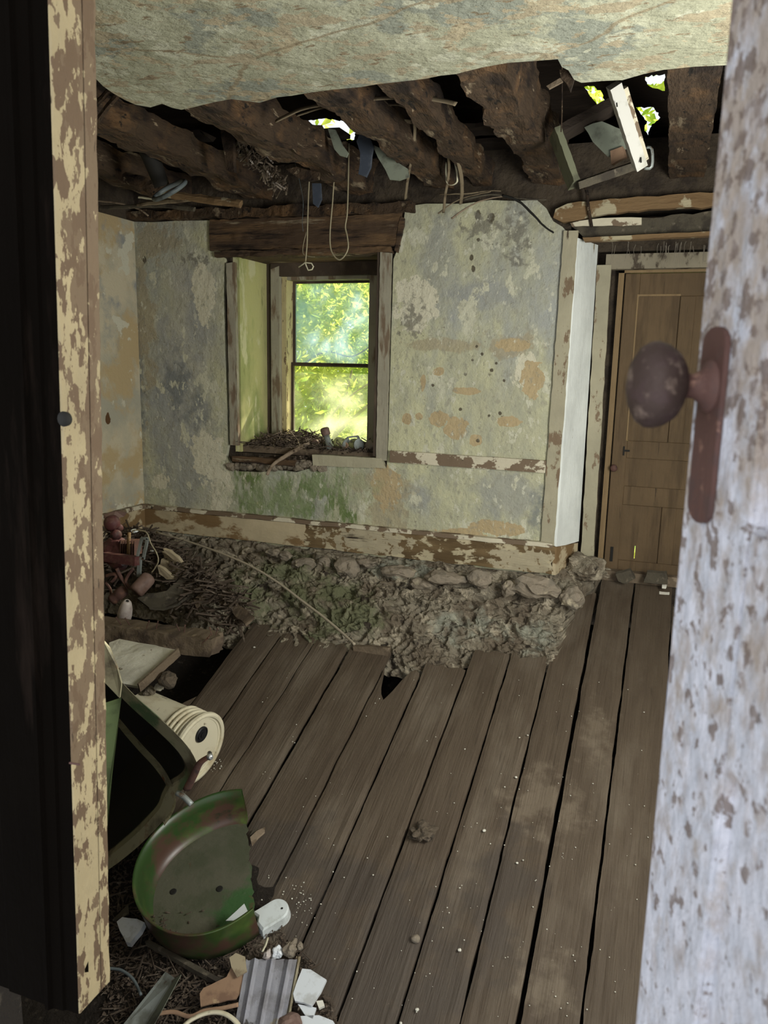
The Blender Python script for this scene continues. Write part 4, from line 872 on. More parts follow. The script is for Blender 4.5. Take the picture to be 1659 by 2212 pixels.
for i, (pts, lb, m, w) in enumerate((([(946, 462), (975, 440), (1010, 425), (1060, 414)], 'thin dark twig arching left over the wall top', 'lath', .005), ([(975, 472), (1010, 448), (1045, 432), (1090, 424)], 'brown twig slanting down onto the plaster below the arching one', 'stick', .006),
        ([(1085, 422), (1120, 434), (1150, 462), (1175, 488), (1196, 503)], 'black knobbly twig hanging down toward the door casing', 'black_inside', .009), ([(950, 420), (1010, 418), (1060, 412), (1082, 413)], 'straight straw-coloured stick lying along the wall top', 'lath', .005), ([(1000, 432), (1060, 420), (1110, 428), (1180, 432)], 'long dark stick lying on the wall top right of the hanging laths', 'dark_board', .008))):
    bm = B(); tube(bm, A4(pts, 4.88), w, 6, 5, r1=w * .5); rough(bm, .003, 40, i); o = obj('twig', bm, m, smooth=True); tag(o, lb, 'twig')
# hanging wooden frame in the right bay
fr = thing('broken_crate', at(1245, 405, 4.1), 'dark wooden drawer-like frame hanging tilted in the right bay of the ceiling hole', 'frame')
def fb(name, a, b, w, t, Ya, Yb, m, par, up=(0, -1, .2)):
    bm = B(); bar(bm, at(*a, Ya), at(*b, Yb), w, t, up=up, nl=14, jag=.0015); return obj(name, bm, m, par)
mat('olive_wood', (.13, .135, .085), [dict(col=(.07, .07, .045), scale=7, lo=.5, hi=.62)], rough=.7)
fb('left_board', (1199, 286), (1240, 400), .030, .13, 4.05, 4.05, 'olive_wood', fr, up=(.35, -1, .1))
fb('bottom_board', (1246, 401), (1388, 352), .035, .12, 4.05, 4.12, 'dark_board', fr, up=(0, -1, -.3))
fb('top_board', (1210, 290), (1330, 226), .04, .10, 4.1, 4.2, 'dark_deck', fr)
fb('right_board', (1330, 226), (1396, 352), .03, .10, 4.2, 4.2, 'dark_deck', fr)
bm = B(); prism(bm, jag([at(x, y, 4.14) for x, y in ((1262, 275), (1300, 262), (1345, 280), (1352, 318), (1330, 330), (1312, 338), (1296, 322), (1280, 306))], .03, .006, ax=(0, 1, 0)), (.01, .02, 0)); o = obj('plaster_sheet', bm, 'tin'); tag(o, 'broken grey plaster sheet caught inside the hanging frame', 'plaster')
bm = B(); prism(bm, jag([at(x, y, 4.13) for x, y in ((1318, 326), (1344, 316), (1350, 340), (1320, 356))], .03, .005, ax=(0, 1, 0)), (.01, .02, 0)); o = obj('plaster_piece', bm, 'cardboard'); tag(o, 'small brown plaster piece below the grey sheet in the hanging frame', 'plaster')
mat('white_wood', (.50, .49, .45), [dict(col=(.38, .37, .32), scale=8, lo=.5, hi=.62), dict(col=(.28, .22, .14), scale=14, lo=.63, hi=.68, stretch=(1, 1, .3))], rough=.7)
wp = thing('white_plank', at(1385, 362, 4.0), 'bright white plank slanting down through the ceiling hole in front of the hanging frame', 'plank')
a, b = at(1326, 184, 3.7), at(1383, 360, 3.95)
bm = B(); bar(bm, a, b, .052, .05, up=(.2, -1, 0), nl=20, jag=.0012); obj('board', bm, 'white_wood', wp)
bm = B(); a2, b2 = at(1346, 190, 3.74), at(1392, 345, 3.98); bar(bm, a2, b2, .03, .03, up=(.3, -1, 0), nl=10); obj('side_batten', bm, 'rail_paint', wp)
bm = B(); p = at(1384, 340, 3.9); bar(bm, p, p + V((.003, 0, -.022)), .007, .006, up=(0, -1, 0)); obj('nail_hole', bm, 'black_inside', wp)
bm = B(); p = at(1332, 222, 3.70); bar(bm, p, p + V((.003, 0, -.016)), .006, .006, up=(0, -1, 0)); obj('nail_hole', bm, 'black_inside', wp)
bm = B(); tube(bm, A4([(1396, 318), (1408, 322), (1408, 360), (1392, 364)], 4.1), .010, 8, 3, flat=.5); o = obj('metal_bracket', bm, 'grey_metal', smooth=True); tag(o, 'small pale metal bracket hooked beside the lower end of the white plank', 'bracket')
slab('hanging_scrap', [(1208, 150), (1236, 152), (1240, 172), (1232, 198), (1224, 180), (1212, 170)], 3.2, .015, 'rotten_wood', 'torn brown strip hanging from the notch in the plaster ceiling', 'scrap', .004, .03)
slab('broken_lath_end', [(1180, 186), (1210, 168), (1216, 176), (1186, 192)], 3.2, .012, 'old_board', 'short splintered lath end left of the torn strip at the ceiling notch', 'lath', .003)
wire('thin_root', A4([(1214, 95), (1214, 230), (1212, 285)], 3.6), .003, 'rotten_wood', 'thin vertical root above the left corner of the hanging frame', 'root')
wire('thin_root', A4([(1262, 400), (1268, 415), (1270, 440), (1278, 490)], 4.955), .010, 'rotten_wood', 'short dark root hanging across the ochre board', 'root')
# scraps in the middle and left bays
slab('cloth_strip', [(776, 290), (798, 296), (806, 315), (800, 360), (790, 382), (774, 376), (778, 330), (770, 305)], 4.3, .02, 'blue_cloth', 'dark blue cloth strip hanging beside the middle roof hole', 'cloth', .004)
slab('cloth_strip', [(674, 396), (692, 396), (694, 430), (686, 448), (676, 440)], 4.6, .015, 'blue_cloth', 'small blue-grey cloth tail hanging just above the lintel', 'cloth', .003)
slab('tin_sheet', [(804, 312), (826, 322), (858, 350), (880, 364), (884, 382), (862, 390), (842, 388), (832, 366), (816, 340)], 4.35, .012, 'tin', 'torn grey tin sheet right of the dark blue cloth strip', 'sheet', .004)
slab('bark_flap', [(708, 278), (724, 280), (740, 314), (752, 330), (748, 340), (734, 336), (722, 322)], 4.25, .012, 'tin', 'curled green-grey flap under the middle roof hole', 'scrap', .003)
slab('torn_paper', [(618, 366), (632, 376), (650, 388), (670, 392), (688, 388), (690, 372), (660, 366), (640, 360)], 4.4, .015, 'rotten_wood', 'torn dark flap where the two hanging wires are fixed', 'scrap', .004)
mat('wet_splinter', (.20, .16, .12), [dict(col=(.07, .05, .035), scale=25, lo=.45, hi=.55)], rough=.25, spec=.8, bump=[(60, (1, 1, 1), .006, 'noise')])
bm = B()
for k in range(130):
    t = R.random(); x = 500 + 100 * t + R.uniform(-6, 22); y = 300 + 95 * t + R.uniform(-16, 26); p = at(x, y, 4.35 + R.uniform(-.04, .04)); d = V((R.uniform(-1, 1), R.uniform(-.3, .3), R.uniform(-1, .6))).normalized() * R.uniform(.012, .04)
    bar(bm, p - d, p + d, .009, .003, up=(0, -1, .3))
o = obj('wet_splinters', bm, 'wet_splinter'); tag(o, 'glistening splinters crumbling off the joist left of the hanging wires', 'splinters', kind='stuff')
slab('rafter_offcut', [(464, 222), (492, 218), (504, 330), (506, 372), (490, 368), (484, 330)], 4.1, .03, 'rotten_wood', 'short dark upright timber stub left of the glistening splinters', 'timber', .004)
hp_ = thing('pipe', at(350, 400, 4.0), 'dark pipe slanting down behind the grey rubber ring at the left', 'pipe')
bm = B(); tube(bm, [at(312, 306, 4.0), at(330, 350, 4.05), at(350, 402, 4.1)], .055, 16, 4, r1=.045); obj('pipe_body', bm, 'black_inside', hp_, smooth=True)
bm = B(); cR = at(366, 411, 4.0); aa = at(333, 428, 4.0) - cR; bb = at(372, 398, 4.12) - cR
tube(bm, [cR + aa * math.cos(k * math.pi / 12) * 1.0 + bb * math.sin(k * math.pi / 12) * .75 for k in range(25)], .013, 10, 2); o = obj('rubber_ring', bm, 'rubber_grey', smooth=True); tag(o, 'grey rubber hose ring hanging under the joists at the left', 'ring')
for k, (pts, w, lb, m) in enumerate((([(215, 372), (270, 384), (330, 405), (352, 424)], .05, 'thick split plank end poking out at the left below the joists', 'rotten_wood'), ([(298, 444), (340, 438), (400, 432), (424, 430)], .020, 'pale splintered lath lying right of the rubber ring', 'lath'),
        ([(212, 434), (260, 440), (300, 452), (320, 466)], .006, 'thin silvery twig drooping at the far left wall top', 'stick'), ([(216, 448), (280, 446), (350, 444), (420, 452)], .018, 'dark lath lying on the left wall top', 'dark_board'), ([(300, 426), (330, 430), (348, 434)], .008, 'short pale splinter beside the rubber ring', 'pale_wire'),
        ([(205, 230), (230, 200), (255, 188)], .018, 'broken batten end at the left corner of the plaster ceiling', 'rotten_wood'), ([(210, 262), (236, 226), (262, 195)], .02, 'second broken batten end just below the plaster ceiling corner', 'rotten_wood'),
        ([(233, 294), (236, 318), (250, 340), (262, 352)], .005, 'thin grey metal strip hanging at the far left', 'grey_metal'), ([(300, 400), (360, 418), (450, 432), (520, 440)], .03, 'orange-brown broken timber leaning behind the rubber ring', 'ochre_wood'))):
    Y_ = 3.2 if pts[0][1] < 240 or pts[0] == (210, 262) else 4.3
    bm = B(); tube(bm, A4(pts, Y_), w, 7, 5, flat=.6); rough(bm, w * .25, 22, k, w * .1); o = obj('splintered_lath' if w < .03 else 'broken_timber', bm, m); tag(o, lb, 'lath' if w < .03 else 'timber')
# ================================================================== LEFT SIDE, FAR: fallen beam, heap
def g3(x, y, Y): return at(x, y, Y)
a, b = at(236, 1368, 3.62), at(470, 1392, 3.72)
a = V((a.x - .5, a.y, a.z)); 
jb = thing('fallen_joist', a.lerp(b, .5), 'long rotten floor joist with nails lying across the hole in the floor at the left', 'joist')
bm = B(); beam(bm, a, b, .15, .11, 80, .010, 6, 21, ragged=.02); obj('joist_body', bm, 'old_board', jb)
for (x, y, dx, dy) in ((262, 1344, -11, -14), (281, 1345, -10, -13), (316, 1352, 6, -14), (337, 1352, 4, -13), (388, 1357, -7, -12), (398, 1360, 2, -13), (458, 1366, -5, -14), (466, 1366, 4, -12), (444, 1376, 10, -8), (436, 1384, 14, -10)):
    p = at(x, y + 6, 3.62); q2 = at(x + dx, y + dy + 4, 3.62); bm = B(); tube(bm, [p, q2], .0028, 6, 0); lump(bm, q2, .0055, 1, 1, 0); obj('nail', bm, 'rust', jb)
bm = B(); prism(bm, jag([at(236, 1388, 3.45), at(258, 1380, 3.5), at(320, 1392, 3.48), at(383, 1404, 3.42), at(340, 1450, 3.25), at(296, 1482, 3.12), at(232, 1470, 3.1)], .06, .003), V((0, .01, -.018)).normalized() * .02); o = obj('white_board', bm, 'white_board'); tag(o, 'white plastered board lying in the floor hole in front of the fallen joist', 'board')
bm = B(); bar(bm, at(386, 1408, 3.42), at(300, 1486, 3.1), .012, .05, nl=10, jag=.002); o = obj('edge_batten', bm, 'old_board'); tag(o, 'thin dark batten along the right edge of the white board', 'batten')
for k, (x, y, r, lb) in enumerate(((362, 1468, 22, 'dark grey lump in the hole right of the white board'), (322, 1492, 14, 'small brown lump beside the white board batten'), (344, 1484, 10, 'tiny pale chip between the two lumps in the hole'))):
    bm = B(); p = at(x, y, 3.25); lump(bm, p, r * p.length / F, k + 60, 3, .4, (1, .8, .7)); o = obj('rubble_lump', bm, ('clod', 'stone', 'crumb')[k]); tag(o, lb, 'rubble')
# board ends and flat pieces on the heap
def flat(name, pts, m, lb, cat, th=.02, jg=.006, st=.05):
    bm = B(); P_ = [at(*p) for p in pts]; nn = (P_[1] - P_[0]).cross(P_[2] - P_[0]).normalized()
    prism(bm, jag(P_, st, jg, ax=nn), nn * th); o = obj(name, bm, m); tag(o, lb, cat); return o
flat('slate_board', [(296, 1292, 4.05), (318, 1282, 4.1), (360, 1276, 4.15), (388, 1250, 4.3), (418, 1240, 4.4), (440, 1252, 4.4), (445, 1266, 4.35), (428, 1284, 4.25), (402, 1290, 4.2), (385, 1304, 4.1), (352, 1314, 4.05), (322, 1312, 4.0)], 'dark_board', 'broken olive-brown board lying over the dark hole, behind the fallen joist', 'board', .02)
flat('board_scrap', [(418, 1296, 4.2), (440, 1272, 4.25), (454, 1280, 4.25), (424, 1314, 4.15)], 'old_board', 'small split board piece hanging at the right end of the olive-brown board', 'board')
bm = B(); bar(bm, at(414, 1236, 4.5), at(540, 1342, 4.05), .07, .02, up=(0, -.6, 1), nl=20, jag=.006); o = obj('plank', bm, 'old_board'); tag(o, 'narrow old plank leaning diagonally on the rubble beside the hole', 'plank')
bundle = thing('paper_bundle', at(375, 1225, 4.35), 'crumpled bundle of yellowed folded sheets on the heap below the baseboard corner', 'paper')
for k, pts in enumerate(([(350, 1192), (372, 1204), (400, 1220), (410, 1226), (406, 1236), (380, 1230), (356, 1212)], [(348, 1208), (366, 1216), (396, 1238), (386, 1248), (362, 1240), (344, 1226)], [(352, 1186), (366, 1190), (384, 1204), (392, 1216), (370, 1206)], [(340, 1222), (352, 1228), (378, 1252), (360, 1252), (344, 1240)])):
    bm = B(); P_ = [at(x, y, 4.35 - .03 * k) for x, y in pts]; prism(bm, jag(P_, .03, .004), (0.004, .02, .004)); obj('folded_sheet', bm, 'paper', bundle)
# red machine
mc = thing('engine', at(250, 1215, 4.1), 'dark red cast engine or pump half hidden behind the jamb on the heap', 'machine')
def mpart(nm, f, m='red_machine', sm=True): bm = B(); f(bm); obj(nm, bm, m, mc, smooth=sm)
p = at(242, 1130, 4.1); mpart('round_cap', lambda bm: lathe(bm, [(.01, -.03), (.045, -.02), (.055, 0), (.045, .03), (.02, .045), (.001, .048)], p, (.25, -.9, .35), 28))
p1 = at(250, 1155, 4.08); mpart('valve', lambda bm: lathe(bm, [(.034, -.02), (.034, .01), (.022, .014), (.020, .03), (.001, .032)], p1, (.2, -1, .2), 24))
p2 = at(258, 1140, 4.12); mpart('valve', lambda bm: lathe(bm, [(.024, -.02), (.024, .02), (.001, .026)], p2, (.5, -.8, .3), 20))
def blk(bm):
    c0 = at(252, 1196, 4.15); lump(bm, c0, .115, 2, 4, .25, (.95, .7, .95)); rough(bm, .010, 18, 2)
mpart('engine_block', blk, sm=False)
mpart('base_bar', lambda bm: bar(bm, at(226, 1202, 4.0), at(298, 1212, 3.98), .055, .06, up=(0, -1, .1), nl=3), sm=False)
mpart('cooling_fins', lambda bm: [bar(bm, at(268 + k * 5, 1166, 4.12), at(268 + k * 5, 1198, 4.12), .004, .08, up=(0, -1, 0)) for k in range(7)], 'rust', False)
flat('wooden_ladle', [(224, 1112, 4.2), (250, 1104, 4.25), (274, 1108, 4.3), (268, 1116, 4.3), (240, 1122, 4.2), (224, 1120, 4.2)], 'brown_cylinder', 'flat brown leaf-shaped piece above the red machine against the left baseboard', 'scrap', .012)
wire('wooden_strip', [at(279, 1150, 4.1), at(277, 1198, 4.06)], .012, 'ochre_wood', 'upright tan strip beside the red machine', 'strip', n=4, k=0)
bk = thing('metal_bracket', at(308, 1240, 4.0), 'pale slotted metal bracket standing between the red machine and the paper bundle', 'bracket')
A_ = lambda x, y: at(x, y, 4.0)
for (u, w, ww_) in (((306, 1164), (296, 1206), .016), ((319, 1163), (310, 1206), .016), ((305, 1163), (320, 1163), .014), ((297, 1206), (312, 1206), .016), ((302, 1208), (300, 1246), .026)):
    bm = B(); bar(bm, A_(*u), A_(*w), ww_, .014, up=(0, -1, 0), nl=3); obj('bracket_arm', bm, 'grey_metal', bk)
wire('bent_wire', A4([(286, 1150), (291, 1145), (316, 1150), (326, 1174), (338, 1194), (342, 1212), (334, 1228), (328, 1236)], 3.96), .0045, 'wire', 'bent wire handle arching over the pale bracket on the heap', 'wire')
cy = thing('metal_cylinder', at(300, 1280, 3.95), 'stubby brown metal cylinder lying on the heap below the pale bracket', 'cylinder')
a, b = at(292, 1280, 3.9), at(326, 1243, 4.0); L = (b - a).length
bm = B(); lathe(bm, [(.03, 0), (.045, .006), (.048, .02), (.048, L * .8), (.042, L * .92), (.02, L), (.001, L + .003)], a, b - a, 28); obj('cylinder_body', bm, 'brown_cylinder', cy, smooth=True)
ci = thing('insulator', at(270, 1335, 3.8), 'pale bullet-shaped ceramic insulator with a hole, standing behind the fallen joist', 'insulator')
a = at(267, 1340, 3.8); b = at(275, 1298, 3.76); L = (b - a).length
bm = B(); lathe(bm, [(.042, 0), (.044, L * .3), (.040, L * .6), (.028, L * .9), (.016, L * 1.0), (.010, L * 1.0), (.008, L * .9)], a, b - a, 28); obj('insulator_body', bm, 'ceramic', ci, smooth=True)
bm = B(); lathe(bm, [(.0095, 0), (.001, .002)], a + (b - a) * 1.0, b - a, 16); obj('hole', bm, 'black_inside', ci)
for k, (pts, w, lb) in enumerate((([(252, 1228), (262, 1248), (272, 1262), (276, 1272)], .012, 'short brown strap curving down left of the brown cylinder'), ([(288, 1228), (276, 1244), (272, 1258), (284, 1272)], .010, 'curled brown strap hugging the brown cylinder'), ([(228, 1244), (246, 1240), (252, 1246), (240, 1258)], .014, 'rusty curved metal flap at the left end of the heap'), ([(228, 1258), (238, 1272), (240, 1290)], .008, 'thin rusty hoop below the curved flap at the left end'))):
    bm = B(); tube(bm, A4(pts, 3.95), w, 8, 5, flat=.4); o = obj('rusty_strap', bm, 'rust', smooth=True); tag(o, lb, 'strap')
bm = B(); a, b = at(240, 1298, 3.9), at(272, 1272, 3.95); L = (b - a).length; lathe(bm, [(.03, 0), (.036, .02), (.03, L * .4), (.038, L * .45), (.036, L * .9), (.02, L)], a, b - a, 24); o = obj('rusty_fitting', bm, 'rust', smooth=True); tag(o, 'rusty ribbed fitting left of the insulator under the straps', 'fitting')
bm = B(); lump(bm, at(290, 1147, 4.2), .02, 4, 3, .3, (1.3, 1, .6)); o = obj('plastic_lump', bm, 'white_plastic'); tag(o, 'small white plastic lump on top of the heap beside the wire handle', 'cap')
bm = B(); lump(bm, at(328, 1190, 4.0), .010, 4, 2, .3, (1.3, 1, .6)); o = obj('shiny_chip', bm, 'chrome'); tag(o, 'tiny shiny chip on the heap right of the pale bracket', 'chip')
def heap(rr):
    x = rr.uniform(225, 520); y0 = 1140 + max(0, (x - 320)) * .75; y = y0 + abs(rr.gauss(0, 45)); return at(x, min(y, 1350), 4.55 - (y - 1140) / 210 * .45), 1.4
crumbs('rubble_heap', 1500, heap, .016, 'dark_crumb', 'dark heap of splinters and dirt under the left end of the baseboard', 'debris', .3, 12)
# long curved rod over the rubble
rp = [at(338, 1150, 4.88), at(400, 1168, 4.82), at(470, 1192, 4.74), at(540, 1222, 4.66), at(600, 1258, 4.58), at(650, 1296, 4.50), at(700, 1334, 4.40), at(740, 1368, 4.30), at(766, 1392, 4.22)]
wire('curved_rod', rp, .0085, 'rod', 'long thin curved rod arching down across the rubble footing', 'rod', n=8)
slab('rotten_board_stub', [(762, 1396), (800, 1396), (842, 1400), (838, 1418), (800, 1420), (764, 1412)], 4.30, .03, 'old_board', 'exposed grey-brown joist piece behind the ragged hole in the floorboards', 'timber', .004)

# ================================================================== LOWER LEFT, NEAR
# pail lying on its side
al = fl(426, 1616, .19)
axp = (M3 @ V((.86, .24, -.45))).normalized()
pail = thing('plastic_pail', fl(424, 1690, 0), 'dirty cream ribbed plastic pail lying on its side with its lid toward the room', 'pail')
rp_ = .182
def pl(bm, prof, n=56): lathe(bm, prof, al, axp, n)
bm = B(); prof = [(rp_ * .86, -.42), (rp_ * .90, -.20), (rp_ * .92, -.13)]
for k, h in enumerate((-.125, -.095, -.065, -.035)): prof += [(rp_ * .92, h), (rp_ * 1.0, h + .004), (rp_ * 1.0, h + .012), (rp_ * .92, h + .016)]
pl(bm, prof); obj('pail_body', bm, 'pail_plastic', pail, smooth=False)
bm = B(); pl(bm, [(rp_ * .9, -.016), (rp_ * 1.03, -.012), (rp_ * 1.06, .0), (rp_ * 1.05, .014), (rp_ * .98, .018), (rp_ * .93, .015), (rp_ * .92, .004), (rp_ * .86, .004), (rp_ * .85, .001), (.001, .0)]); obj('lid', bm, 'pail_plastic', pail)
fwd = axp; sidev = axp.orthogonal().normalized()
cc = at(434, 1585, 3.0); cc = al + axp * .004; 
dpt = ray(435, 1586); cc = dpt * ((al + axp * .004).dot(axp) / dpt.dot(axp))
bm = B(); lathe(bm, [(.042, -.002), (.042, .006), (.036, .010), (.034, .004), (.029, .004), (.028, .009), (.012, .009), (.014, .014), (.001, .015)], cc, axp, 36); sp = obj('spout_cap', bm, 'black_rubber', pail, smooth=False); sp['label'] = 'black round spout cap'
# large painted metal hopper with its mouth toward us
Yh = 2.55
def H(x, y, dy=0): return at(x, y, Yh + dy)
hop = thing('metal_hopper', H(300, 1880), 'big overturned beige-green metal hopper with a black open mouth, beside the jamb', 'hopper')
outer = [(150, 1372), (228, 1398), (246, 1442), (262, 1472), (300, 1512), (345, 1552), (385, 1590), (412, 1622), (427, 1655), (423, 1680), (405, 1700), (386, 1712), (376, 1730), (368, 1752), (352, 1774), (320, 1808), (285, 1840), (235, 1878), (150, 1930)]
back = V((-.62, .55, -.10))
def offs(pts, d):
    n = len(pts); out = []
    cxm = sum(p[0] for p in pts) / n; cym = sum(p[1] for p in pts) / n
    for i, (x, y) in enumerate(pts):
        a = pts[max(i - 1, 0)]; b = pts[min(i + 1, n - 1)]; tx, ty = b[0] - a[0], b[1] - a[1]; l = math.hypot(tx, ty)
        out.append((x - ty / l * d, y + tx / l * d))
    return out
inner = offs(outer, 23)
def strip(bm, la, lb):
    va = [bm.verts.new(p) for p in la]; vb = [bm.verts.new(p) for p in lb]
    for i in range(len(va) - 1): bm.faces.new((va[i], va[i + 1], vb[i + 1], vb[i]))
O0 = smoothpath([H(x, y, 0) for x, y in outer], 3); I0 = smoothpath([H(x, y, .03) for x, y in inner], 3)
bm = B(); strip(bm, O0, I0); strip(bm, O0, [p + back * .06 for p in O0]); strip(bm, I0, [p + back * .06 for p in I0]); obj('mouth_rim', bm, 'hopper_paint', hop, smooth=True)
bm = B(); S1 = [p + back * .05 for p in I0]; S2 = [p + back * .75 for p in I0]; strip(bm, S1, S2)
v = [bm.verts.new(p) for p in S2]; bm.faces.new(v); obj('hopper_shell', bm, 'black_inside', hop)  # walls coloured black, putting the shade of the deep hollow into them
br = [(245, 1556), (268, 1585), (300, 1622), (330, 1654), (352, 1684), (366, 1712), (372, 1738), (362, 1758), (350, 1772)]
bi = [(258, 1552), (282, 1580), (314, 1616), (344, 1648), (364, 1678), (376, 1708), (380, 1736), (370, 1762), (355, 1784)]
bm = B(); strip(bm, smoothpath([H(x, y, .10 - .012 * i) for i, (x, y) in enumerate(br)], 4), smoothpath([H(x, y, .06 - .008 * i) for i, (x, y) in enumerate(bi)], 4))
bmesh.ops.solidify(bm, geom=bm.faces[:], thickness=.006); obj('inner_lip', bm, 'hopper_paint', hop, smooth=True)
bm = B(); prism(bm, [H(222, 1520, -.02), H(260, 1508, .02), H(252, 1580, .05), H(240, 1680, .08), H(230, 1790, .06), H(218, 1790, -.02)], (0, .008, 0)); o = obj('side_plate', bm, 'green_plate', hop); o['label'] = 'green painted side plate'
bm = B(); prism(bm, [H(224, 1386, -.03), H(236, 1400, -.02), H(252, 1440, -.02), H(262, 1476, -.02), H(258, 1508, -.02), H(222, 1470, -.04)], (0, .008, 0)); obj('corner_flap', bm, 'hopper_paint', hop)
lg = thing('latch', V((0, 0, 0))); lg.parent = hop
bm = B(); tube(bm, [H(404, 1704, -.02), H(420, 1672, -.04), H(432, 1648, -.05), H(452, 1634, -.05)], .018, 12, 5, flat=.6, r1=.013); obj('latch_arm', bm, 'rust', lg, smooth=True)
p = H(453, 1632, -.06); bm = B(); lathe(bm, [(.010, -.03), (.010, .012), (.013, .014), (.013, .024), (.001, .027)], p, (.55, -.8, .2), 16); obj('bolt', bm, 'chrome', lg, smooth=True)
bm = B(); tube(bm, [H(382, 1712, -.02), H(398, 1722, -.02), H(414, 1738, -.02)], .012, 10, 3); obj('hinge_pin', bm, 'grey_metal', hop, smooth=True)
# green pan, cut off along its right side
HP = .19
pc = fl(462, 1856, HP + .02); pr = .5 * 322 * (pc.length) / F * .95
ex = V((1, 0, 0)); ey = FY
pan = thing('green_pan', pc - FN * HP, 'round green enamel pan or guard with its right side cut straight, lying by the hopper', 'pan')
pp0 = fl(522, 1707, HP + .02) - pc; pp1 = fl(546, 1962, HP + .02) - pc
an0 = math.atan2(pp0.dot(ey), pp0.dot(ex)); an1 = math.atan2(pp1.dot(ey), pp1.dot(ex)); 
if an1 < an0: an1 += 2 * math.pi
r0 = math.hypot(pp0.dot(ex), pp0.dot(ey)); r1_ = math.hypot(pp1.dot(ex), pp1.dot(ey))
n = 64
def ringp(i, k, h):
    t = i / n; a = an0 + (an1 - an0) * t; e = .5 - .5 * math.cos(min(1, min(t, 1 - t) * 4) * math.pi)
    r = (r0 * (1 - t) + r1_ * t) * (1 - e) + pr * e
    return pc + (ex * math.cos(a) + ey * math.sin(a)) * r * k + FN * h
bm = B(); prf = [(1.0, 0), (1.012, .003), (1.018, -.002), (1.01, -.008), (1.005, -.06), (.995, -.14), (.97, -.185), (.90, -.196)]; prf_in = [(.985, .0), (.98, -.06), (.97, -.13), (.94, -.172), (.88, -.185)]
cols = [[bm.verts.new(ringp(i, k, h)) for k, h in prf[::-1] + prf_in] for i in range(n + 1)]
for a, b in zip(cols, cols[1:]):
    for j in range(len(a) - 1): bm.faces.new((a[j], b[j], b[j + 1], a[j + 1]))
obj('pan_wall', bm, 'green_enamel', pan, smooth=True)
bm = B(); bp = [ringp(i, .89, -.184) for i in range(n + 1)]
ed = jag([bp[-1], bp[0]], .02, .008, ax=FN, closed=False)
prism(bm, bp + ed[1:-1], -FN * .006); obj('pan_floor', bm, 'pan_dirt', pan)
for (x, y) in ((374, 1926), (474, 1920)):
    p = fl(x, y, .0265); bm = B(); lathe(bm, [(.016, 0), (.013, .003), (.001, .0035)], p, FN, 16); obj('bolt_hole', bm, 'black_inside', pan)
bm = B()
for k in range(90):
    t = R.uniform(.55, .97); i = int(t * n); p = ringp(i, R.uniform(.78, .93), -.172); lump(bm, p, R.uniform(.003, .008), k, 1, .3)
o = obj('pan_grit', bm, 'dark_crumb'); tag(o, 'dark grit gathered along the near wall inside the green pan', 'dirt', kind='stuff')
bm = B()
for k in range(9):
    t = R.uniform(.7, .97); i = int(t * n); p = ringp(i, R.uniform(.84, .93), -.165); lump(bm, p, R.uniform(.004, .009), k, 1, .4)
o = obj('plaster_flakes', bm, 'crumb'); tag(o, 'pale plaster flakes inside the near edge of the green pan', 'debris', kind='stuff')
# white capsule tray with torn end
tr = thing('plastic_tray', fl(585, 1985, 0), 'white plastic capsule-shaped cover with one rounded end, right of the green pan', 'cover')
ca, cb = fl(556, 1992, .045), fl(598, 1966, .045); dd = (cb - ca).normalized(); sd = dd.cross(FN).normalized(); hw = .5 * 46 * ca.length / F
outl = [ca + sd * hw * 1.0, ] + [cb + (sd * math.cos(a) + dd * math.sin(a)) * hw for a in [math.pi * k / 14 for k in range(15)]] + [ca - sd * hw, ca - sd * hw * .4 + dd * .012, ca + sd * hw * .1 - dd * .006]
bm = B(); cen = sum(outl, V()) / len(outl)
top = [bm.verts.new(cen.lerp(p, .90) + FN * .008) for p in outl]; mid = [bm.verts.new(p) for p in outl]; bot = [bm.verts.new(cen.lerp(p, 1.05) - FN * .045) for p in outl]
bm.faces.new(top)
for a, b in ((top, mid), (mid, bot)):
    for i in range(len(a)): bm.faces.new((a[i], a[(i + 1) % len(a)], b[(i + 1) % len(a)], b[i]))
obj('cover_shell', bm, 'white_plastic', tr)
p = fl(609, 1962, .055); bm = B(); lathe(bm, [(.005, 0), (.004, .001), (.001, .001)], p, FN, 14); obj('screw_hole', bm, 'black_inside', tr)
def ff(name, pts, h, m, lb, cat, th=.006, jg=.003, st=.03, tilt=None):
    bm = B(); P_ = [fl(x, y, h if not tilt else h + tilt * i) for i, (x, y) in enumerate(pts)]; prism(bm, jag(P_, st, jg, ax=FN), FN * th); o = obj(name, bm, m); tag(o, lb, cat); return o
ff('torn_plastic', [(488, 1990), (512, 1968), (528, 1953), (534, 1966), (548, 2004), (540, 2006), (530, 1978), (505, 1990)], .10, 'white_plastic', 'torn white plastic shard sticking out between pan and capsule-shaped cover', 'plastic', .004)
ff('wood_chip_pale', [(541, 1812), (556, 1798), (573, 1790), (572, 1800), (558, 1812), (545, 1828)], .02, 'stick', 'pale wood chip lying on the boards just right of the pan', 'wood chip', .012)
ff('dark_flake', [(540, 1806), (548, 1794), (558, 1792), (550, 1806)], .012, 'dark_board', 'dark flake tucked beside the pale wood chip', 'debris', .008)
ff('stone_chip', [(256, 2000), (268, 1990), (300, 1994), (316, 2002), (308, 2018), (285, 2046), (276, 2044), (262, 2018)], .03, 'tile_white', 'grey triangular stone chip left of the green pan base', 'stone', .03)
ff('bark_chip', [(244, 1990), (262, 1972), (278, 1956), (280, 1976), (262, 1988)], .03, 'dark_board', 'dark bark chip above the grey triangular chip', 'debris', .01)
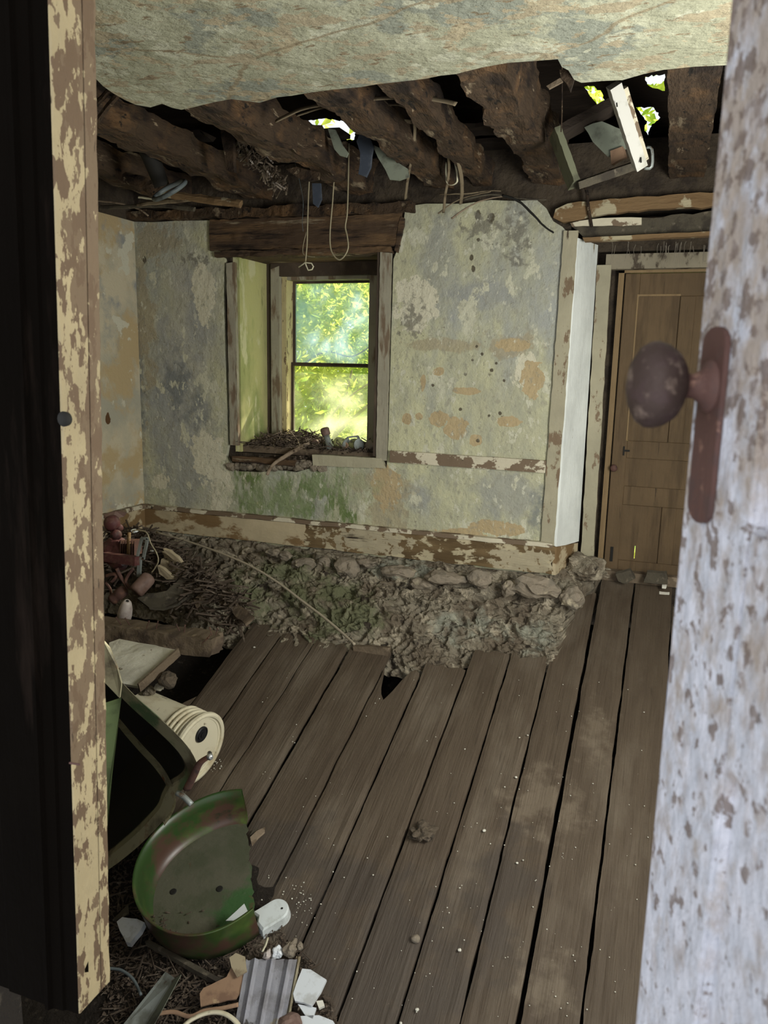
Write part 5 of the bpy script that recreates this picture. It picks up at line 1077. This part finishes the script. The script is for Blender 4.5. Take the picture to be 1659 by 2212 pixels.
# corrugated panel pieces
cp = thing('corrugated_sheet', fl(580, 2140, .04), 'grey-white corrugated sheet pieces lying below the capsule-shaped cover', 'sheet')
def corr(x0t, x1t, x0b, x1b, yt, yb, ribs, h, m='grey_sheet', nm='sheet_panel'):
    bm = B(); nx, ny = ribs * 8, 20; g = []
    for j in range(ny + 1):
        row = []; v = j / ny
        for k in range(nx + 1):
            u = k / nx; x = (x0t + (x1t - x0t) * u) * (1 - v) + (x0b + (x1b - x0b) * u) * v; y = yt + (yb - yt) * v + (6 * noise.noise(V((u * 9, j, 0))) if j == 0 else 0)
            w = (u * ribs) % 1; hh = h + .016 * max(0, 1 - abs(w - .5) * 5) + .004 * noise.noise(V((u * 6, v * 6, 1)))
            row.append(bm.verts.new(fl(x, y, hh)))
        g.append(row)
    for j in range(ny):
        for k in range(nx): bm.faces.new((g[j][k], g[j][k + 1], g[j + 1][k + 1], g[j + 1][k]))
    bmesh.ops.solidify(bm, geom=bm.faces[:], thickness=.008); return obj(nm, bm, m, cp)
corr(532, 642, 505, 612, 2072, 2225, 3, .06)
corr(640, 650, 612, 622, 2066, 2225, 1, .045, 'pail_plastic', 'sheet_edge')
ff('plaster_tile', [(654, 2096), (672, 2098), (706, 2120), (694, 2146), (674, 2176), (638, 2166), (634, 2150), (644, 2120)], .04, 'tile_white', 'bluish white square tile piece right of the corrugated sheet', 'tile', .012)
ff('tile_shard', [(644, 2172), (666, 2176), (684, 2180), (676, 2204), (660, 2196)], .03, 'tile_white', 'small triangular white shard just below the square tile piece', 'tile', .01)
ff('tile_shard', [(648, 2198), (690, 2196), (720, 2208), (730, 2225), (640, 2225)], .03, 'tile_white', 'white shard at the bottom edge of the photo, nearest the camera', 'tile', .01)
ff('tile_shard', [(684, 2166), (698, 2164), (702, 2176), (690, 2182)], .03, 'crumb', 'tiny white shard right of the triangular one', 'tile', .012)
for k, (x, y, r, lb) in enumerate(((600, 2058, 12, 'upright grey mortar chunk at the top edge of the corrugated sheet'), (628, 2050, 16, 'brownish mortar chunk at the top right corner of the corrugated sheet'), (578, 2064, 10, 'small mortar chunk at the top left of the corrugated sheet'), (648, 2044, 7, 'tiny mortar crumb beyond the top right of the corrugated sheet'))):
    bm = B(); p = fl(x, y, .06); lump(bm, p, r * p.length / F, k + 80, 3, .45, (.8, 1, .9)); o = obj('mortar_chunk', bm, ('tile_white', 'stone', 'ceramic', 'stone')[k]); tag(o, lb, 'mortar')
ff('cardboard_piece', [(432, 2148), (440, 2136), (490, 2112), (500, 2092), (516, 2072), (530, 2086), (524, 2140), (510, 2160), (434, 2176)], .05, 'cardboard', 'brown torn cardboard left of the corrugated sheet', 'cardboard', .006)
ff('cardboard_piece', [(496, 2070), (510, 2060), (530, 2068), (534, 2100), (512, 2112), (500, 2090)], .066, 'paper', 'small yellowish cardboard scrap on top of the brown torn cardboard', 'cardboard', .005)
bm = B(); tube(bm, [fl(*p, .06) for p in ((566, 2056), (574, 2040), (578, 2026), (572, 2046))], .008, 8, 4, flat=.5); o = obj('yellow_peel', bm, 'pale_wire', smooth=True); tag(o, 'curled yellow peel between pan and corrugated sheet', 'peel')
bm = B(); tube(bm, [fl(*p, .10) for p in ((380, 2235), (410, 2205), (450, 2188), (485, 2190), (512, 2210), (520, 2235))], .013, 10, 6, flat=.6); o = obj('pale_hoop', bm, 'pail_plastic', smooth=True); tag(o, 'pale curved hoop rim at the bottom edge of the photo', 'hoop')
bm = B(); tube(bm, [fl(*p, .07) for p in ((340, 2190), (375, 2186), (410, 2196), (440, 2184), (480, 2178), (515, 2170))], .008, 8, 5, flat=.5); o = obj('bent_strip', bm, 'cardboard', smooth=True); tag(o, 'thin brown bent strip above the pale curved hoop', 'strip')
ch = thing('metal_channel', fl(320, 2180, .05), 'grey metal channel strip pointing up from the bottom left corner', 'channel')
bm = B(); prism(bm, [fl(358, 2100, .08), fl(378, 2114, .10), fl(310, 2225, .06), fl(258, 2225, .06)], FN * .004); obj('web', bm, 'grey_metal', ch)
bm = B(); prism(bm, [fl(378, 2114, .10), fl(392, 2106, .14), fl(328, 2225, .11), fl(310, 2225, .06)], FN * .004); obj('flange', bm, 'tin', ch)
bm = B(); tube(bm, [fl(*p, .05) for p in ((236, 2092), (262, 2096), (288, 2116), (305, 2150))], .006, 8, 5); o = obj('thin_hoop', bm, 'rubber_grey', smooth=True); tag(o, 'thin dark hoop curving out from behind the jamb foot', 'hoop')
bm = B(); bar(bm, fl(318, 2036, .03), fl(480, 2126, .03), .02, .02, nl=6, jag=.003); o = obj('dark_batten', bm, 'dark_board'); tag(o, 'long dark batten lying under the debris below the green pan', 'batten')
bm = B(); bar(bm, fl(236, 1866, .03), fl(345, 1775, .03), .03, .02, nl=6); o = obj('dark_batten', bm, 'dark_board'); tag(o, 'dark batten on the floor between the hopper and the green pan', 'batten')
p = fl(625, 2215, .05); bm = B(); lump(bm, p, .045, 4, 3, .25, (1, 1, .8)); o = obj('rounded_lump', bm, 'brown_cylinder'); tag(o, 'dark brown rounded lump at the bottom edge under the corrugated sheet', 'lump')
def dirt(rr):
    while True:
        x = rr.uniform(225, 760); y = rr.uniform(1790, 2230)
        lim = 560 + (y - 1900) * .55 + 30 * noise.noise(V((y * .02, 0, 0)))
        if x < lim and (y > 1960 or x < 330): return fl(x, y, rr.uniform(-.004, .016) * (1 if x < lim - 60 else .3)), 1
crumbs('floor_dirt', 5200, dirt, .011, 'dark_crumb', 'dark dirt and crumbs covering the floor around the green pan', 'dirt', .12, 21)
bm = B(); n_ = 40; g = []
for j in range(n_ + 1):
    row = []
    for k in range(n_ + 1):
        u, v = k / n_, j / n_; y = 1.75 + 1.25 * v; x = -2.9 + (1.95 + .25 * noise.noise(V((v * 4, 1, 1))) - .45 * v) * u
        e = min(1, min(u, 1 - u) * 6) if u > .5 else 1; ev = min(1, (1 - v) * 5)
        row.append(bm.verts.new((x, y, fz(y) + (-.020 + .022 * e * ev) + .012 * noise.noise(V((x * 9, y * 9, 0))) * e)))
    g.append(row)
for j in range(n_):
    for k in range(n_): bm.faces.new((g[j][k], g[j][k + 1], g[j + 1][k + 1], g[j + 1][k]))
o = obj('dirt_layer', bm, 'earth', smooth=True); tag(o, 'layer of black earth on the floor under the debris at the bottom left', 'earth', kind='stuff')
# small things on the floorboards
bm = B(); p = fl(915, 1798, .012); lump(bm, p, 24 * p.length / F, 9, 4, .55, (.9, 1.1, .45)); rough(bm, .006, 40); lump(bm, fl(893, 1808, .008), .016, 7, 3, .4, (1.6, 1, .6)); o = obj('dried_clod', bm, 'clod'); tag(o, 'crumbly dried mud clod on the middle of the floorboards', 'clod')
bm = B(); p = fl(898, 2028, .006); lump(bm, p, 9 * p.length / F, 2, 3, .15, (1, 1, .8)); o = obj('pebble', bm, 'stone'); tag(o, 'single grey pebble on the boards nearer than the dried mud clod', 'pebble')
rr = random.Random(77); bm = B()
spec = [(1115, 1679, 3), (1046, 1794, 4), (1117, 1864, 3), (1130, 1858, 2), (1090, 1700, 2), (993, 2052, 4), (901, 2181, 4), (866, 2210, 3), (1122, 1593, 2), (1140, 1588, 2), (1004, 1618, 2), (806, 1890, 2), (549, 1398, 3)]
spec += [(rr.uniform(560, 1400), rr.uniform(1450, 2200), rr.uniform(.7, 1.7)) for _ in range(170)] + [(rr.gauss(650, 22), rr.gauss(1950, 30), rr.uniform(.8, 2)) for _ in range(40)] + [(rr.uniform(455, 480), rr.uniform(1640, 1670), rr.uniform(.8, 1.8)) for _ in range(20)]
for k, (x, y, r) in enumerate(spec):
    p = fl(x, y, .003); lump(bm, p, r * p.length / F, k, 1, .3, (1, 1, .6))
o = obj('plaster_specks', bm, 'crumb'); tag(o, 'tiny white plaster specks scattered over the floorboards', 'debris', kind='stuff')
